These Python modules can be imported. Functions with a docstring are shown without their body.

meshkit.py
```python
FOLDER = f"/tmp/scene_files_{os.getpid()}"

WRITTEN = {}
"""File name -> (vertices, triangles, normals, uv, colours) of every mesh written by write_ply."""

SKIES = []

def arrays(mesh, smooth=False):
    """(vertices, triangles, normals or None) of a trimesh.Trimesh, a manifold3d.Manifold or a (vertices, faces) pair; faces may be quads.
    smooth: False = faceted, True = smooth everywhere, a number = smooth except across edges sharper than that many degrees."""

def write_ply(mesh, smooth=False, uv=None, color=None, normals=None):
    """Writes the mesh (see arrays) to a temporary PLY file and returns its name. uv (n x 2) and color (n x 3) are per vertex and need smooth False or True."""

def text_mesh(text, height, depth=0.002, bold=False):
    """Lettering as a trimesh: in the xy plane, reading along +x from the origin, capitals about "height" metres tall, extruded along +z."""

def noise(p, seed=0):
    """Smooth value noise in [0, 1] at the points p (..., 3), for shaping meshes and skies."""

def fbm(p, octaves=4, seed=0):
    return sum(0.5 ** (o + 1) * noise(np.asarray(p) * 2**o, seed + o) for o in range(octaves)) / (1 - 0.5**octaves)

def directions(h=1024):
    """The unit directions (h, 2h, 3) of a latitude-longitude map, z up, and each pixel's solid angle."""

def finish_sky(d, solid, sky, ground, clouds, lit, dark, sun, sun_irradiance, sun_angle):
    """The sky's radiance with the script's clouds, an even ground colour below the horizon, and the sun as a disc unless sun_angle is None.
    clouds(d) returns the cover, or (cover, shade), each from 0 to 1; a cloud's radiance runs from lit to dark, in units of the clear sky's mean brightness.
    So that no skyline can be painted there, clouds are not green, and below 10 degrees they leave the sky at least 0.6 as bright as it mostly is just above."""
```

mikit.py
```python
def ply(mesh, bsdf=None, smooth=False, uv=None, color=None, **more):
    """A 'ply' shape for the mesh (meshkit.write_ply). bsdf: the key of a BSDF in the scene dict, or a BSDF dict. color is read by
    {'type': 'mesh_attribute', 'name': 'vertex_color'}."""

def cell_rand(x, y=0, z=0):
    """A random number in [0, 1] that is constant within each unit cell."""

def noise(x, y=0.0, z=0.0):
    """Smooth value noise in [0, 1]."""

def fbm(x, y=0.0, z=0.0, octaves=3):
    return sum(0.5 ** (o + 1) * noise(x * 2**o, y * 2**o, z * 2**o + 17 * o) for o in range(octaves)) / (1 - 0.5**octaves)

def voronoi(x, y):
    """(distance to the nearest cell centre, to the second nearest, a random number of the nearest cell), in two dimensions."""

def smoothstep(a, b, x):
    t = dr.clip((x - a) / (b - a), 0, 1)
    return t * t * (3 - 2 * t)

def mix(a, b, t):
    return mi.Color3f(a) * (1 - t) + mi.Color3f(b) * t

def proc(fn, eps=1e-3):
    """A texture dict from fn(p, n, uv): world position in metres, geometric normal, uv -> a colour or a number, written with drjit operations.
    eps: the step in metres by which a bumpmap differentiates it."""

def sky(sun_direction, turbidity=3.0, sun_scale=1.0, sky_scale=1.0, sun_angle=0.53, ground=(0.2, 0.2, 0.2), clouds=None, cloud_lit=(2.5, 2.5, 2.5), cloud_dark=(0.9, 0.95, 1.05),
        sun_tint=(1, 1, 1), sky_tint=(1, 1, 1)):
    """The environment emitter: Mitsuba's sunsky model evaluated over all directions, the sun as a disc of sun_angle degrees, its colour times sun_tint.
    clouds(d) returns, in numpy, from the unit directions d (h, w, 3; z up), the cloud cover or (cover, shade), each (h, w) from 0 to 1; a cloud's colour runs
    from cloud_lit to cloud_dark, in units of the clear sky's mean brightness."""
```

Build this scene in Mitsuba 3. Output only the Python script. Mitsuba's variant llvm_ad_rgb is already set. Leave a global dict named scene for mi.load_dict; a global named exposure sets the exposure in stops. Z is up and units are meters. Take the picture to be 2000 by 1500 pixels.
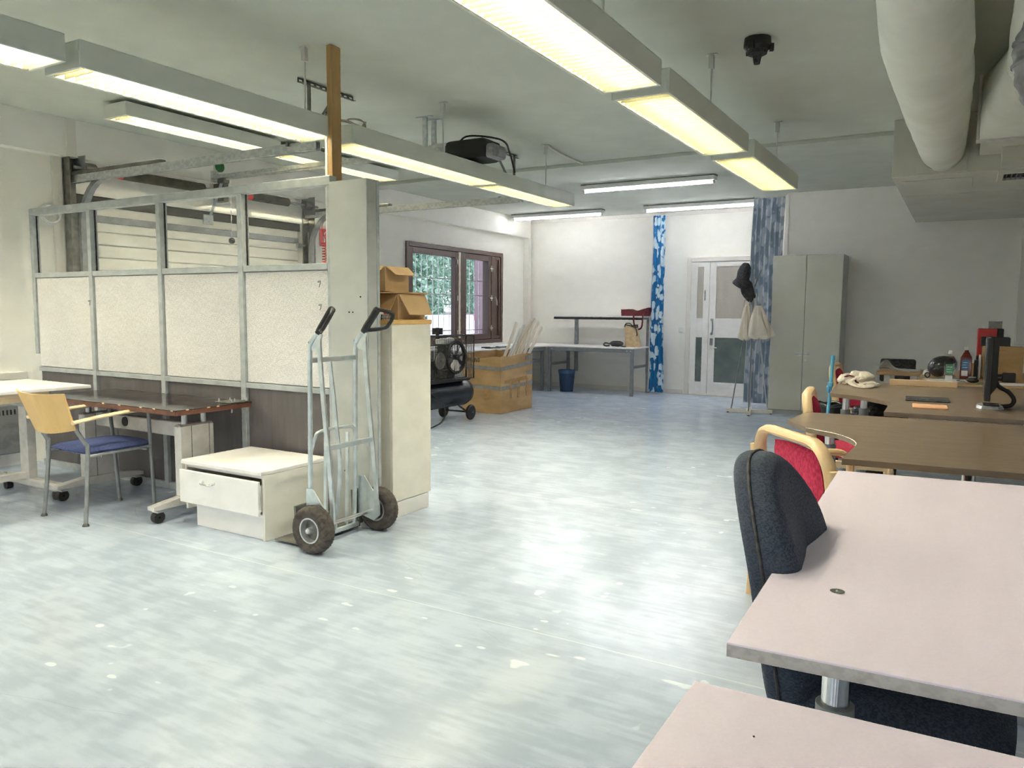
import math, random
import numpy as np
import drjit as dr
import mitsuba as mi
import manifold3d as m3
import mikit, meshkit
from mikit import noise, fbm, voronoi, cell_rand, smoothstep, mix, proc

T = mi.ScalarTransform4f
scene, labels = {}, {}
random.seed(7)
PI = math.pi

# ------------------------------------------------------------------ camera
CAM_H = 1.30
YAW, PITCH, ROLL, FPX = 0.5317538, 0.0941289, 0.0077441, 1495.2


def camera():
    cy, sy = math.cos(YAW), math.sin(YAW)
    fwd, right, up = np.array([-sy, cy, 0]), np.array([cy, sy, 0]), np.array([0, 0, 1.0])
    f2 = fwd * math.cos(PITCH) - up * math.sin(PITCH)
    u2 = up * math.cos(PITCH) + fwd * math.sin(PITCH)
    u3 = u2 * math.cos(ROLL) - right * math.sin(ROLL)
    o = np.array([0, 0, CAM_H])
    return {'type': 'perspective', 'fov': math.degrees(2 * math.atan(1000 / FPX)), 'fov_axis': 'x', 'near_clip': 0.02, 'far_clip': 300.0,
            'to_world': T().look_at(origin=o.tolist(), target=(o + f2).tolist(), up=u3.tolist())}


scene['camera'] = camera()
# ------------------------------------------------------------------ light
exposure = 2.28
LAMP = (23.5, 22.6, 18.2)        # louvred lamps, warm white
TUBE = (16.0, 16.2, 17.2)     # bare tubes at the back, cool white


def clouds(d):
    c = meshkit.fbm(d * np.array([2.2, 2.2, 5.0]) + 3.0) if hasattr(meshkit, 'fbm') else meshkit.noise(d * 4)
    return np.clip((c - 0.25) * 3.0, 0, 1), np.clip((0.6 - c) * 1.2, 0, 1)


scene['sky'] = mikit.sky([0.45, -0.5, 0.75], turbidity=4.0, sun_scale=0.0, sky_scale=4.2, clouds=clouds, cloud_lit=(1.6, 1.62, 1.68), cloud_dark=(1.0, 1.05, 1.12))

# ------------------------------------------------------------------ materials


def solid(name, col, rough=0.5, metal=0.0, spec=0.5, **kw):
    b = {'type': 'principled', 'base_color': {'type': 'rgb', 'value': list(col)} if isinstance(col, (tuple, list)) else col, 'roughness': rough, 'metallic': metal, 'specular': spec}
    b.update(kw)
    scene[name] = {'type': 'twosided', 'bsdf': b}
    return name


def speckle(a, b, s=60.0, s2=None, lo=0.3, hi=0.7):
    s2 = s2 or s

    def fn(p, n, uv):
        return mix(a, b, smoothstep(lo, hi, fbm(p.x * s, p.y * s, p.z * s2)))
    return proc(fn)


def grain(a, b, axis='x', s=40.0, stretch=0.06):
    def fn(p, n, uv):
        q = {'x': (p.x * stretch, p.y, p.z), 'y': (p.x, p.y * stretch, p.z), 'z': (p.x, p.y, p.z * stretch)}[axis]
        f = fbm(q[0] * s, q[1] * s, q[2] * s, 4)
        g = noise(q[0] * s * 5, q[1] * s * 5, q[2] * s * 5)
        return mix(a, b, dr.clip(f * 0.75 + g * 0.25, 0, 1))
    return proc(fn)


def floor_fn(p, n, uv):
    m = fbm(p.x * 9, p.y * 9, 0.0, 4)
    st = fbm(p.x * 7 + fbm(p.x * 2, p.y * 2), p.y * 48, 3.0, 3)
    big = fbm(p.x * 0.8, p.y * 0.8, 7.0, 3)
    c = mix((0.345, 0.405, 0.495), (0.425, 0.485, 0.58), smoothstep(0.3, 0.72, 0.55 * m + 0.45 * st))
    c = mix(c, (0.52, 0.58, 0.66), 0.35 * smoothstep(0.60, 0.78, fbm(p.x * 3.1 + 5, p.y * 4.5, 2.0, 4)))
    c = c * (0.92 + 0.16 * big)
    # scuffs and pale drops
    w1 = p.x * 0.8 + p.y * 1.3 + 0.12 * fbm(p.x * 2, p.y * 2, 1.0)
    sc = smoothstep(0.006, 0.0, dr.abs(w1 * 1.7 - dr.floor(w1 * 1.7) - 0.5)) * smoothstep(0.68, 0.78, noise(p.x * 2.6, p.y * 2.6, 9.0))
    w2 = p.y * 1.1 - p.x * 0.35 + 0.10 * fbm(p.x * 3, p.y * 3, 4.0)
    sc2 = smoothstep(0.005, 0.0, dr.abs(w2 * 2.3 - dr.floor(w2 * 2.3) - 0.5)) * smoothstep(0.70, 0.80, noise(p.x * 3.0, p.y * 3.0, 19.0))
    c = mix(c, (0.20, 0.22, 0.22), 0.38 * dr.maximum(sc, sc2))
    spot = smoothstep(0.80, 0.86, fbm(p.x * 11, p.y * 17, 5.0, 2)) * smoothstep(0.5, 0.7, noise(p.x * 1.1, p.y * 1.1, 31.0))
    c = mix(c, (0.74, 0.79, 0.82), 0.6 * spot)
    # welded sheet seams every 2 m
    s = (p.y + 0.35) / 2.0
    seam = smoothstep(0.003, 0.001, dr.abs(s - dr.floor(s) - 0.5))
    return mix(c, (0.62, 0.68, 0.68), 0.5 * seam)


solid('m_floor', proc(floor_fn), 0.21, spec=0.5)
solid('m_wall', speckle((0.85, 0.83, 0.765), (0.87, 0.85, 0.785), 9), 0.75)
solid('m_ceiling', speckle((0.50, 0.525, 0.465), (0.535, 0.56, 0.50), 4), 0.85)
solid('m_trim', (0.74, 0.71, 0.65), 0.5)
solid('m_lampbody', speckle((0.62, 0.64, 0.57), (0.66, 0.68, 0.61), 6), 0.5)
solid('m_slat', (0.13, 0.116, 0.058), 0.4)
solid('m_reflector', (0.60, 0.58, 0.48), 0.4)
solid('m_white', speckle((0.80, 0.78, 0.75), (0.84, 0.82, 0.79), 9), 0.42)
solid('m_desk_white', speckle((0.915, 0.80, 0.89), (0.935, 0.82, 0.91), 300), 0.42)
solid('m_desk_edge', speckle((0.50, 0.45, 0.41), (0.60, 0.55, 0.50), 90), 0.6)
solid('m_white_gloss', (0.80, 0.80, 0.78), 0.25)
solid('m_cream', speckle((0.80, 0.77, 0.67), (0.84, 0.81, 0.71), 12), 0.45)
solid('m_dust_white', speckle((0.80, 0.76, 0.71), (0.87, 0.84, 0.80), 5), 0.5)
solid('m_frame', speckle((0.36, 0.385, 0.39), (0.42, 0.445, 0.45), 25), 0.42, spec=0.6)
solid('m_column', speckle((0.43, 0.44, 0.42), (0.47, 0.48, 0.46), 6), 0.45)
solid('m_dark_panel', grain((0.060, 0.055, 0.062), (0.115, 0.105, 0.112), 'z', 14, 0.1), 0.5)


def fabric_fn(p, n, uv):
    f = fbm(p.x * 220, p.y * 220, p.z * 170, 2)
    g = fbm(p.x * 9, p.y * 9, p.z * 9, 3)
    return mix((0.60, 0.58, 0.555), (0.84, 0.815, 0.785), dr.clip(0.75 * smoothstep(0.3, 0.7, f) + 0.3 * g, 0, 1))


solid('m_panel_fabric', proc(fabric_fn), 0.9, spec=0.2)
solid('m_galv', speckle((0.52, 0.54, 0.55), (0.68, 0.70, 0.71), 40), 0.36, 0.85)
solid('m_zinc', speckle((0.60, 0.66, 0.67), (0.74, 0.79, 0.80), 18), 0.33, 0.8)
solid('m_chrome', (0.78, 0.78, 0.78), 0.12, 1.0)
solid('m_dark_steel', speckle((0.085, 0.085, 0.075), (0.14, 0.14, 0.125), 20), 0.5, 0.4)
solid('m_grey_steel', speckle((0.20, 0.21, 0.22), (0.25, 0.26, 0.27), 20), 0.45, 0.3)
solid('m_pale_steel', speckle((0.60, 0.58, 0.55), (0.68, 0.66, 0.63), 20), 0.4, 0.2)
solid('m_black', (0.012, 0.012, 0.013), 0.45, spec=0.35)
solid('m_black_soft', speckle((0.018, 0.018, 0.02), (0.04, 0.04, 0.043), 60), 0.8)
solid('m_black_gloss', (0.015, 0.016, 0.018), 0.2)
solid('m_tank', speckle((0.006, 0.009, 0.015), (0.010, 0.014, 0.022), 9), 0.3, spec=0.3)
solid('m_rubber', speckle((0.030, 0.026, 0.024), (0.065, 0.055, 0.05), 45), 0.85)
solid('m_beech', grain((0.74, 0.50, 0.25), (0.84, 0.63, 0.37), 'z', 30), 0.4)
solid('m_beech_x', grain((0.78, 0.57, 0.33), (0.87, 0.69, 0.45), 'x', 30), 0.4)
solid('m_seatwood', grain((0.66, 0.41, 0.15), (0.74, 0.50, 0.21), 'z', 22), 0.35)
solid('m_shelf_top', grain((0.62, 0.38, 0.13), (0.72, 0.47, 0.19), 'x', 22), 0.4)
solid('m_pine', grain((0.62, 0.42, 0.23), (0.76, 0.57, 0.36), 'x', 26), 0.55)
solid('m_pine_y', grain((0.62, 0.46, 0.27), (0.78, 0.62, 0.42), 'y', 26), 0.55)
solid('m_post', grain((0.30, 0.17, 0.06), (0.44, 0.27, 0.11), 'z', 30), 0.55)
solid('m_desk_dark', grain((0.125, 0.088, 0.058), (0.185, 0.135, 0.092), 'x', 40, 0.2), 0.27)
solid('m_table_wood', grain((0.36, 0.23, 0.11), (0.47, 0.31, 0.16), 'x', 26), 0.4)
solid('m_worktop_dark', speckle((0.012, 0.009, 0.010), (0.022, 0.016, 0.016), 14), 0.09)
solid('m_worktop_edge', speckle((0.075, 0.028, 0.020), (0.11, 0.042, 0.03), 30), 0.4)
solid('m_window_wood', grain((0.045, 0.022, 0.017), (0.085, 0.045, 0.034), 'z', 40), 0.4)
solid('m_pale_wood', grain((0.74, 0.66, 0.54), (0.86, 0.80, 0.70), 'z', 40), 0.5)
solid('m_navy', speckle((0.030, 0.042, 0.115), (0.05, 0.065, 0.16), 120), 0.9, spec=0.2)
solid('m_blue_grey', speckle((0.024, 0.033, 0.052), (0.05, 0.06, 0.085), 260), 0.95, spec=0.2, sheen=0.5)
solid('m_crimson', speckle((0.34, 0.022, 0.055), (0.50, 0.05, 0.10), 260, 60), 0.9, spec=0.2)
solid('m_duct', speckle((0.66, 0.67, 0.58), (0.72, 0.73, 0.64), 5), 0.8)
solid('m_plenum', speckle((0.58, 0.575, 0.50), (0.62, 0.615, 0.54), 4), 0.7)
solid('m_flex', speckle((0.17, 0.17, 0.18), (0.26, 0.26, 0.27), 20), 0.5)
solid('m_red', (0.50, 0.025, 0.02), 0.4)
solid('m_red_bag', speckle((0.07, 0.005, 0.008), (0.115, 0.009, 0.014), 60), 0.6)
solid('m_kraft', speckle((0.50, 0.36, 0.20), (0.60, 0.45, 0.27), 30), 0.85)
solid('m_canvas', speckle((0.70, 0.62, 0.50), (0.82, 0.75, 0.64), 160), 0.9)
solid('m_green', (0.01, 0.12, 0.025), 0.4)
solid('m_bin_blue', (0.018, 0.045, 0.10), 0.35)
solid('m_bin_rim', (0.04, 0.10, 0.20), 0.35)
solid('m_sky_blue', (0.10, 0.36, 0.55), 0.45)
solid('m_tape', speckle((0.24, 0.23, 0.22), (0.30, 0.29, 0.28), 30), 0.4)
solid('m_brown_tape', speckle((0.36, 0.20, 0.075), (0.43, 0.25, 0.10), 30), 0.3)
solid('m_paper', (0.82, 0.82, 0.84), 0.7)
solid('m_orange', speckle((0.74, 0.40, 0.22), (0.80, 0.47, 0.27), 30), 0.55)
solid('m_silver', (0.55, 0.56, 0.57), 0.3, 0.6)
solid('m_label_green', (0.05, 0.22, 0.12), 0.5)
solid('m_label_blue', (0.03, 0.14, 0.30), 0.5)
solid('m_ink', (0.03, 0.025, 0.02), 0.7)
solid('m_seal', (0.028, 0.027, 0.024), 0.8)
solid('m_door_white', speckle((0.76, 0.74, 0.66), (0.80, 0.78, 0.70), 8), 0.5)
solid('m_alu', (0.62, 0.63, 0.64), 0.4, 0.5)
solid('m_cable', (0.48, 0.44, 0.36), 0.6)
solid('m_amber', (0.10, 0.012, 0.008), 0.15)


def cardboard_fn(p, n, uv):
    f = fbm(p.x * 5, p.y * 5, p.z * 9, 4)
    g = noise(p.x * 160, p.y * 160, p.z * 20)
    return mix((0.40, 0.245, 0.11), (0.56, 0.375, 0.195), dr.clip(smoothstep(0.25, 0.75, f) * 0.8 + 0.2 * g, 0, 1))


solid('m_cardboard', proc(cardboard_fn), 0.8)


def curtain_tex(ground, pale, s):
    # printed cloth: pale leaf-shaped motifs on a blue ground, in cloth coordinates (metres)
    def fn(p, n, uv):
        x = uv.x * s * 0.6 + 0.25 * noise(uv.x * 9, uv.y * 5, 3.0)
        y = uv.y * s * 0.52 + 0.18 * noise(uv.x * 7, uv.y * 6, 8.0)
        d1, d2, r = voronoi(x, y)
        blob = smoothstep(0.56, 0.50, d1 + 0.22 * noise(uv.x * 40, uv.y * 26)) * dr.select(r > 0.22, 1.0, 0.0)
        e1, e2, r2 = voronoi(x * 2.3 + 5, y * 2.0 + 9)
        thin = smoothstep(0.30, 0.24, e1) * dr.select(r2 > 0.72, 1.0, 0.0)
        return mix(ground, pale, dr.clip(dr.maximum(blob, thin), 0, 1))
    return proc(fn)


solid('m_curtain_blue', curtain_tex((0.010, 0.13, 0.32), (0.70, 0.80, 0.84), 13.0), 0.85)
solid('m_curtain_grey', curtain_tex((0.29, 0.36, 0.43), (0.62, 0.65, 0.70), 11.0), 0.85)
scene['m_pane'] = {'type': 'thindielectric'}
scene['m_glass'] = {'type': 'dielectric', 'int_ior': 1.33}
scene['m_plastic_film'] = {'type': 'blendbsdf', 'weight': 0.16, 'a': {'type': 'thindielectric'}, 'b': {'type': 'twosided', 'bsdf': {'type': 'diffuse', 'reflectance': {'type': 'rgb', 'value': [0.7, 0.66, 0.58]}}}}


def reed_bump(p, n, uv):
    return 0.5 + 0.5 * dr.sin(p.x * 520.0)


scene['m_reeded'] = {'type': 'roughdielectric', 'alpha': 0.18, 'int_ior': 1.25}
solid('m_door_glass', proc(lambda p, n, uv: mix((0.30, 0.285, 0.255), (0.52, 0.48, 0.42), 0.6 * (0.5 + 0.5 * dr.sin(p.x * 420.0)) + 0.4 * fbm(p.x * 14, 0.0, p.z * 3))), 0.18, spec=0.6)
solid('m_door_glass_dark', speckle((0.075, 0.105, 0.10), (0.115, 0.145, 0.135), 6), 0.15, spec=0.6)
# outside
solid('m_asphalt', speckle((0.20, 0.20, 0.21), (0.28, 0.28, 0.29), 6), 0.9)
solid('m_leaf', speckle((0.10, 0.24, 0.16), (0.34, 0.52, 0.40), 3), 0.6)
solid('m_bark', (0.12, 0.09, 0.07), 0.9)
solid('m_car_white', (0.75, 0.76, 0.78), 0.2, clearcoat=0.8)
solid('m_car_red', (0.42, 0.02, 0.03), 0.2, clearcoat=0.8)
solid('m_car_grey', (0.20, 0.23, 0.28), 0.2, clearcoat=0.8)
solid('m_car_glass', (0.03, 0.035, 0.04), 0.08)
solid('m_cladding', grain((0.15, 0.10, 0.13), (0.20, 0.14, 0.17), 'z', 10), 0.7)

# ------------------------------------------------------------------ mesh helpers (vertices, triangles)


def arr(man):
    m = man.to_mesh()
    return np.array(m.vert_properties[:, :3], float), np.array(m.tri_verts, int)


def cat(*ms):
    ms = [m for m in (ms[0] if len(ms) == 1 and isinstance(ms[0], list) else ms)]
    vs, fs, o = [], [], 0
    for v, f in ms:
        vs.append(np.asarray(v, float)); fs.append(np.asarray(f, int) + o); o += len(v)
    return np.vstack(vs), np.vstack(fs)


def hull(pts):
    return arr(m3.Manifold.hull_points(np.asarray(pts, float)))


def box(x0, x1, y0, y1, z0, z1, b=0.003):
    x0, x1, y0, y1, z0, z1 = min(x0, x1), max(x0, x1), min(y0, y1), max(y0, y1), min(z0, z1), max(z0, z1)
    b = min(b, 0.3 * min(x1 - x0, y1 - y0, z1 - z0))
    if b <= 0.0004:
        v = np.array([[x, y, z] for x in (x0, x1) for y in (y0, y1) for z in (z0, z1)], float)
        f = np.array([[0, 1, 3], [0, 3, 2], [4, 6, 7], [4, 7, 5], [0, 4, 5], [0, 5, 1], [2, 3, 7], [2, 7, 6], [0, 2, 6], [0, 6, 4], [1, 5, 7], [1, 7, 3]])
        return v, f
    P = []
    for sx in (0, 1):
        for sy in (0, 1):
            for sz in (0, 1):
                x, y, z = (x0, x1)[sx], (y0, y1)[sy], (z0, z1)[sz]
                ix, iy, iz = x + (b, -b)[sx], y + (b, -b)[sy], z + (b, -b)[sz]
                P += [(x, iy, iz), (ix, y, iz), (ix, iy, z)]
    return hull(P)


def rotm(axis, ang):
    a = np.asarray(axis, float); a /= np.linalg.norm(a)
    K = np.array([[0, -a[2], a[1]], [a[2], 0, -a[0]], [-a[1], a[0], 0]])
    return np.eye(3) + math.sin(ang) * K + (1 - math.cos(ang)) * K @ K


def xf(mesh, t=(0, 0, 0), rz=0.0, R=None, s=None):
    v = np.asarray(mesh[0], float)
    if s is not None:
        v = v * np.asarray(s, float)
    if R is not None:
        v = v @ np.asarray(R).T
    if rz:
        v = v @ rotm((0, 0, 1), rz).T
    f = mesh[1]
    return v + np.asarray(t, float), f


def tube(path, r, n=10, closed=False, caps=True, sx=1.0, sy=1.0, up=None):
    p = np.asarray(path, float); N = len(p)
    r = np.broadcast_to(np.asarray(r, float), (N,))
    if closed:
        t = np.roll(p, -1, 0) - np.roll(p, 1, 0)
    else:
        t = np.gradient(p, axis=0)
    t /= np.linalg.norm(t, axis=1, keepdims=True) + 1e-12
    a = np.array(up if up is not None else ([0, 0, 1.0] if abs(t[0][2]) < 0.9 else [1.0, 0, 0]), float)
    frames = []
    for k in range(N):
        a = a - t[k] * (a @ t[k]); a /= np.linalg.norm(a) + 1e-12
        frames.append((a.copy(), np.cross(t[k], a)))
    ang = np.arange(n) * 2 * PI / n + (PI / 4 if n == 4 else 0)
    V = np.vstack([p[k] + r[k] * (sx * np.cos(ang)[:, None] * frames[k][0] + sy * np.sin(ang)[:, None] * frames[k][1]) for k in range(N)])
    F = []
    for k in range(N if closed else N - 1):
        k2 = (k + 1) % N
        for j in range(n):
            j2 = (j + 1) % n
            F += [[k * n + j, k * n + j2, k2 * n + j2], [k * n + j, k2 * n + j2, k2 * n + j]]
    if caps and not closed:
        c0, c1 = len(V), len(V) + 1
        V = np.vstack([V, p[0], p[-1]])
        for j in range(n):
            j2 = (j + 1) % n
            F += [[c0, j2, j], [c1, (N - 1) * n + j, (N - 1) * n + j2]]
    return V, np.array(F)


def rod(a, b, r, n=10):
    return tube([a, b], r, n)


def bar(a, b, w, d, up=(0, 0, 1)):
    """A square bar from a to b, w across and d along up."""
    a, b = np.asarray(a, float), np.asarray(b, float)
    t = (b - a) / np.linalg.norm(b - a)
    u = np.asarray(up, float); u = u - t * (u @ t); u /= np.linalg.norm(u)
    s = np.cross(t, u)
    return hull([q + i * s * w / 2 + j * u * d / 2 for q in (a, b) for i in (-1, 1) for j in (-1, 1)])


def bez(pts, n=24):
    """Catmull-Rom through the points."""
    p = np.asarray(pts, float)
    q = np.vstack([2 * p[0] - p[1], p, 2 * p[-1] - p[-2]])
    out = []
    m = max(2, n // (len(p) - 1))
    for i in range(len(p) - 1):
        a, b, c, d = q[i:i + 4]
        for u in np.linspace(0, 1, m, endpoint=False):
            out.append(0.5 * (2 * b + (c - a) * u + (2 * a - 5 * b + 4 * c - d) * u * u + (3 * b - a - 3 * c + d) * u ** 3))
    out.append(p[-1])
    return np.array(out)


def lathe(prof, n=24, c=(0, 0, 0), axis='z'):
    prof = np.asarray(prof, float); N = len(prof)
    ang = np.arange(n) * 2 * PI / n
    V = np.vstack([np.stack([r * np.cos(ang), r * np.sin(ang), np.full(n, z)], 1) for r, z in prof])
    F = []
    for k in range(N - 1):
        for j in range(n):
            j2 = (j + 1) % n
            F += [[k * n + j, k * n + j2, (k + 1) * n + j2], [k * n + j, (k + 1) * n + j2, (k + 1) * n + j]]
    F = np.array(F)
    if axis == 'x':
        V = V[:, [2, 0, 1]]
    elif axis == 'y':
        V = V[:, [1, 2, 0]]
    return V + np.asarray(c, float), F


def prism(poly, h, z0=0.0):
    """poly (x, y) counter-clockwise, raised along z by h."""
    m = arr(m3.CrossSection([np.asarray(poly, float)], m3.FillRule.NonZero).extrude(h))
    return m[0] + np.array([0, 0, z0]), m[1]


def prism_x(poly, x0, x1):
    """poly of (y, z) raised along x."""
    v, f = prism(poly, x1 - x0)
    return np.stack([v[:, 2] + x0, v[:, 0], v[:, 1]], 1), f


def prism_y(poly, y0, y1):
    """poly of (x, z) raised along y."""
    v, f = prism(poly, y1 - y0)
    return np.stack([v[:, 0], y1 - v[:, 2], v[:, 1]], 1), f


def rbox(x0, x1, y0, y1, z0, z1, r=0.03, n=8):
    """Box with rounded edges: hull of eight small balls."""
    import itertools
    s = []
    for th in np.linspace(0, PI, n // 2 + 1):
        for ph in np.linspace(0, 2 * PI, n, endpoint=False):
            s.append((math.sin(th) * math.cos(ph), math.sin(th) * math.sin(ph), math.cos(th)))
    s = np.array(s) * r
    P = [s + np.array(c) for c in itertools.product((x0 + r, x1 - r), (y0 + r, y1 - r), (z0 + r, z1 - r))]
    return hull(np.vstack(P))


def ball(c, r, n=12, s=(1, 1, 1)):
    prof = [(max(1e-4, math.sin(t)), -math.cos(t)) for t in np.linspace(0, PI, n)]
    v, f = lathe(prof, 2 * n)
    return v * r * np.asarray(s) + np.asarray(c, float), f


def grid(fn, nu, nv):
    """Surface from fn(u, v) -> xyz; returns mesh and uv (u, v in 0..1)."""
    V, U = [], []
    for i in range(nu):
        for j in range(nv):
            u, v = i / (nu - 1), j / (nv - 1)
            V.append(fn(u, v)); U.append((u, v))
    F = []
    for i in range(nu - 1):
        for j in range(nv - 1):
            a = i * nv + j
            F += [[a, a + nv, a + nv + 1], [a, a + nv + 1, a + 1]]
    return (np.array(V, float), np.array(F)), np.array(U)


# ------------------------------------------------------------------ scene helpers
used = {}


def numbered(key):
    if key not in used:
        used[key] = 0
        return key
    used[key] += 1
    return f'{key}_{used[key]:03d}'


def thing(name, label=None, cat_=None, group=None, kind=None):
    k = numbered(name)
    labels[k] = {}
    if label: labels[k]['label'] = label
    if cat_: labels[k]['category'] = cat_
    if group: labels[k]['group'] = group
    if kind: labels[k]['kind'] = kind
    return k


def part(parent, name, mesh, mat, smooth=False, label=None, kind=None, **kw):
    k = numbered(parent + '__' + name)
    scene[k] = mikit.ply(mesh, mat, smooth=smooth, **kw)
    if label or kind:
        labels[k] = {}
        if label: labels[k]['label'] = label
        if kind: labels[k]['kind'] = kind
    return k


def copyp(parent, name, d, t):
    k = numbered(parent + '__' + name)
    scene[k] = {**d, 'to_world': T().translate(list(map(float, t)))}
    return k


def single(name, mesh, mat, label, cat_, smooth=False, group=None, **kw):
    k = thing(name, label, cat_, group)
    scene[k] = mikit.ply(mesh, mat, smooth=smooth, **kw)
    return k


def struct(name, mesh, mat, label=None, smooth=False, **kw):
    k = thing(name, label, None, None, 'structure')
    scene[k] = mikit.ply(mesh, mat, smooth=smooth, **kw)
    return k
# ================================================================== the room
XW, YB, YR, ZC, XR, YF = -6.74, 11.98, 10.80, 2.90, 3.2, -3.2   # left wall, back wall, right-hand back wall, ceiling, right wall, wall behind the camera
struct('floor', box(XW - 0.3, XR + 0.3, YF - 0.3, YB + 0.3, -0.06, 0, 0), 'm_floor', 'worn blue-green linoleum floor with scuffs and pale flecks')
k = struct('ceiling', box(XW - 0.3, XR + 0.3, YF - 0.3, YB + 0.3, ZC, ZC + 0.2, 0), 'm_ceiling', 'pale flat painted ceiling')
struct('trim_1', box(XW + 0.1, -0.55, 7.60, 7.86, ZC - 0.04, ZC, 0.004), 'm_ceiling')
struct('trim_2', box(XW, -2.12, YB - 0.015, YB, ZC - 0.06, ZC, 0.002), 'm_trim')
single('conduit', tube(bez([(-3.54, 6.66, 2.885), (-3.60, 7.1, 2.885), (-3.62, 7.6, 2.885)], 8), 0.011, 6), 'm_trim', 'thin pale cable conduit on the ceiling beyond the last middle lamp', 'conduit')
DY0, DY1, DZ = 3.93, 6.57, 2.30       # garage opening
WY0, WY1, WZ0, WZ1 = 8.505, 11.09, 0.785, 2.27
w = [box(XW - 0.3, XW, YF - 0.3, DY0, 0, ZC, 0), box(XW - 0.3, XW, DY0, DY1, DZ, ZC, 0), box(XW - 0.3, XW, DY1, WY0, 0, ZC, 0),
     box(XW - 0.3, XW, WY0, WY1, 0, WZ0, 0), box(XW - 0.3, XW, WY0, WY1, WZ1, ZC, 0), box(XW - 0.3, XW, WY1, YB + 0.3, 0, ZC, 0)]
k = struct('wall_left', cat(w), 'm_wall')
part(k, 'beam', box(XW, XW + 0.10, YF, 11.90, 2.585, ZC, 0.003), 'm_wall')
part(k, 'trim_strip', box(XW + 0.10, XW + 0.115, 3.80, 3.885, 2.585, ZC, 0.002), 'm_trim')
part(k, 'pipe_casing', box(XW, XW + 0.10, 11.82, 11.93, 0, 2.585, 0.003), 'm_trim')
part(k, 'door_casing', box(XW, XW + 0.03, 3.72, 3.80, 0, 2.585, 0.003), 'm_trim')
part(k, 'cable_trunking', box(XW, XW + 0.06, YF, 3.42, 0.715, 0.775, 0.004), 'm_trim')
k = struct('wall_back', cat(box(XW - 0.3, -2.12, YB, YB + 0.3, 0, ZC, 0)), 'm_wall')
k = struct('wall_return', box(-2.12, -2.0, YR, YB + 0.3, 0, ZC, 0), 'm_wall')
k = struct('wall_right_back', box(-2.0, XR + 0.3, YR, YR + 0.3, 0, ZC, 0), 'm_wall')
part(k, 'corner_bead', box(-2.135, -2.09, YR - 0.012, YR + 0.03, 0, ZC - 0.02, 0.002), 'm_trim')
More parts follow.
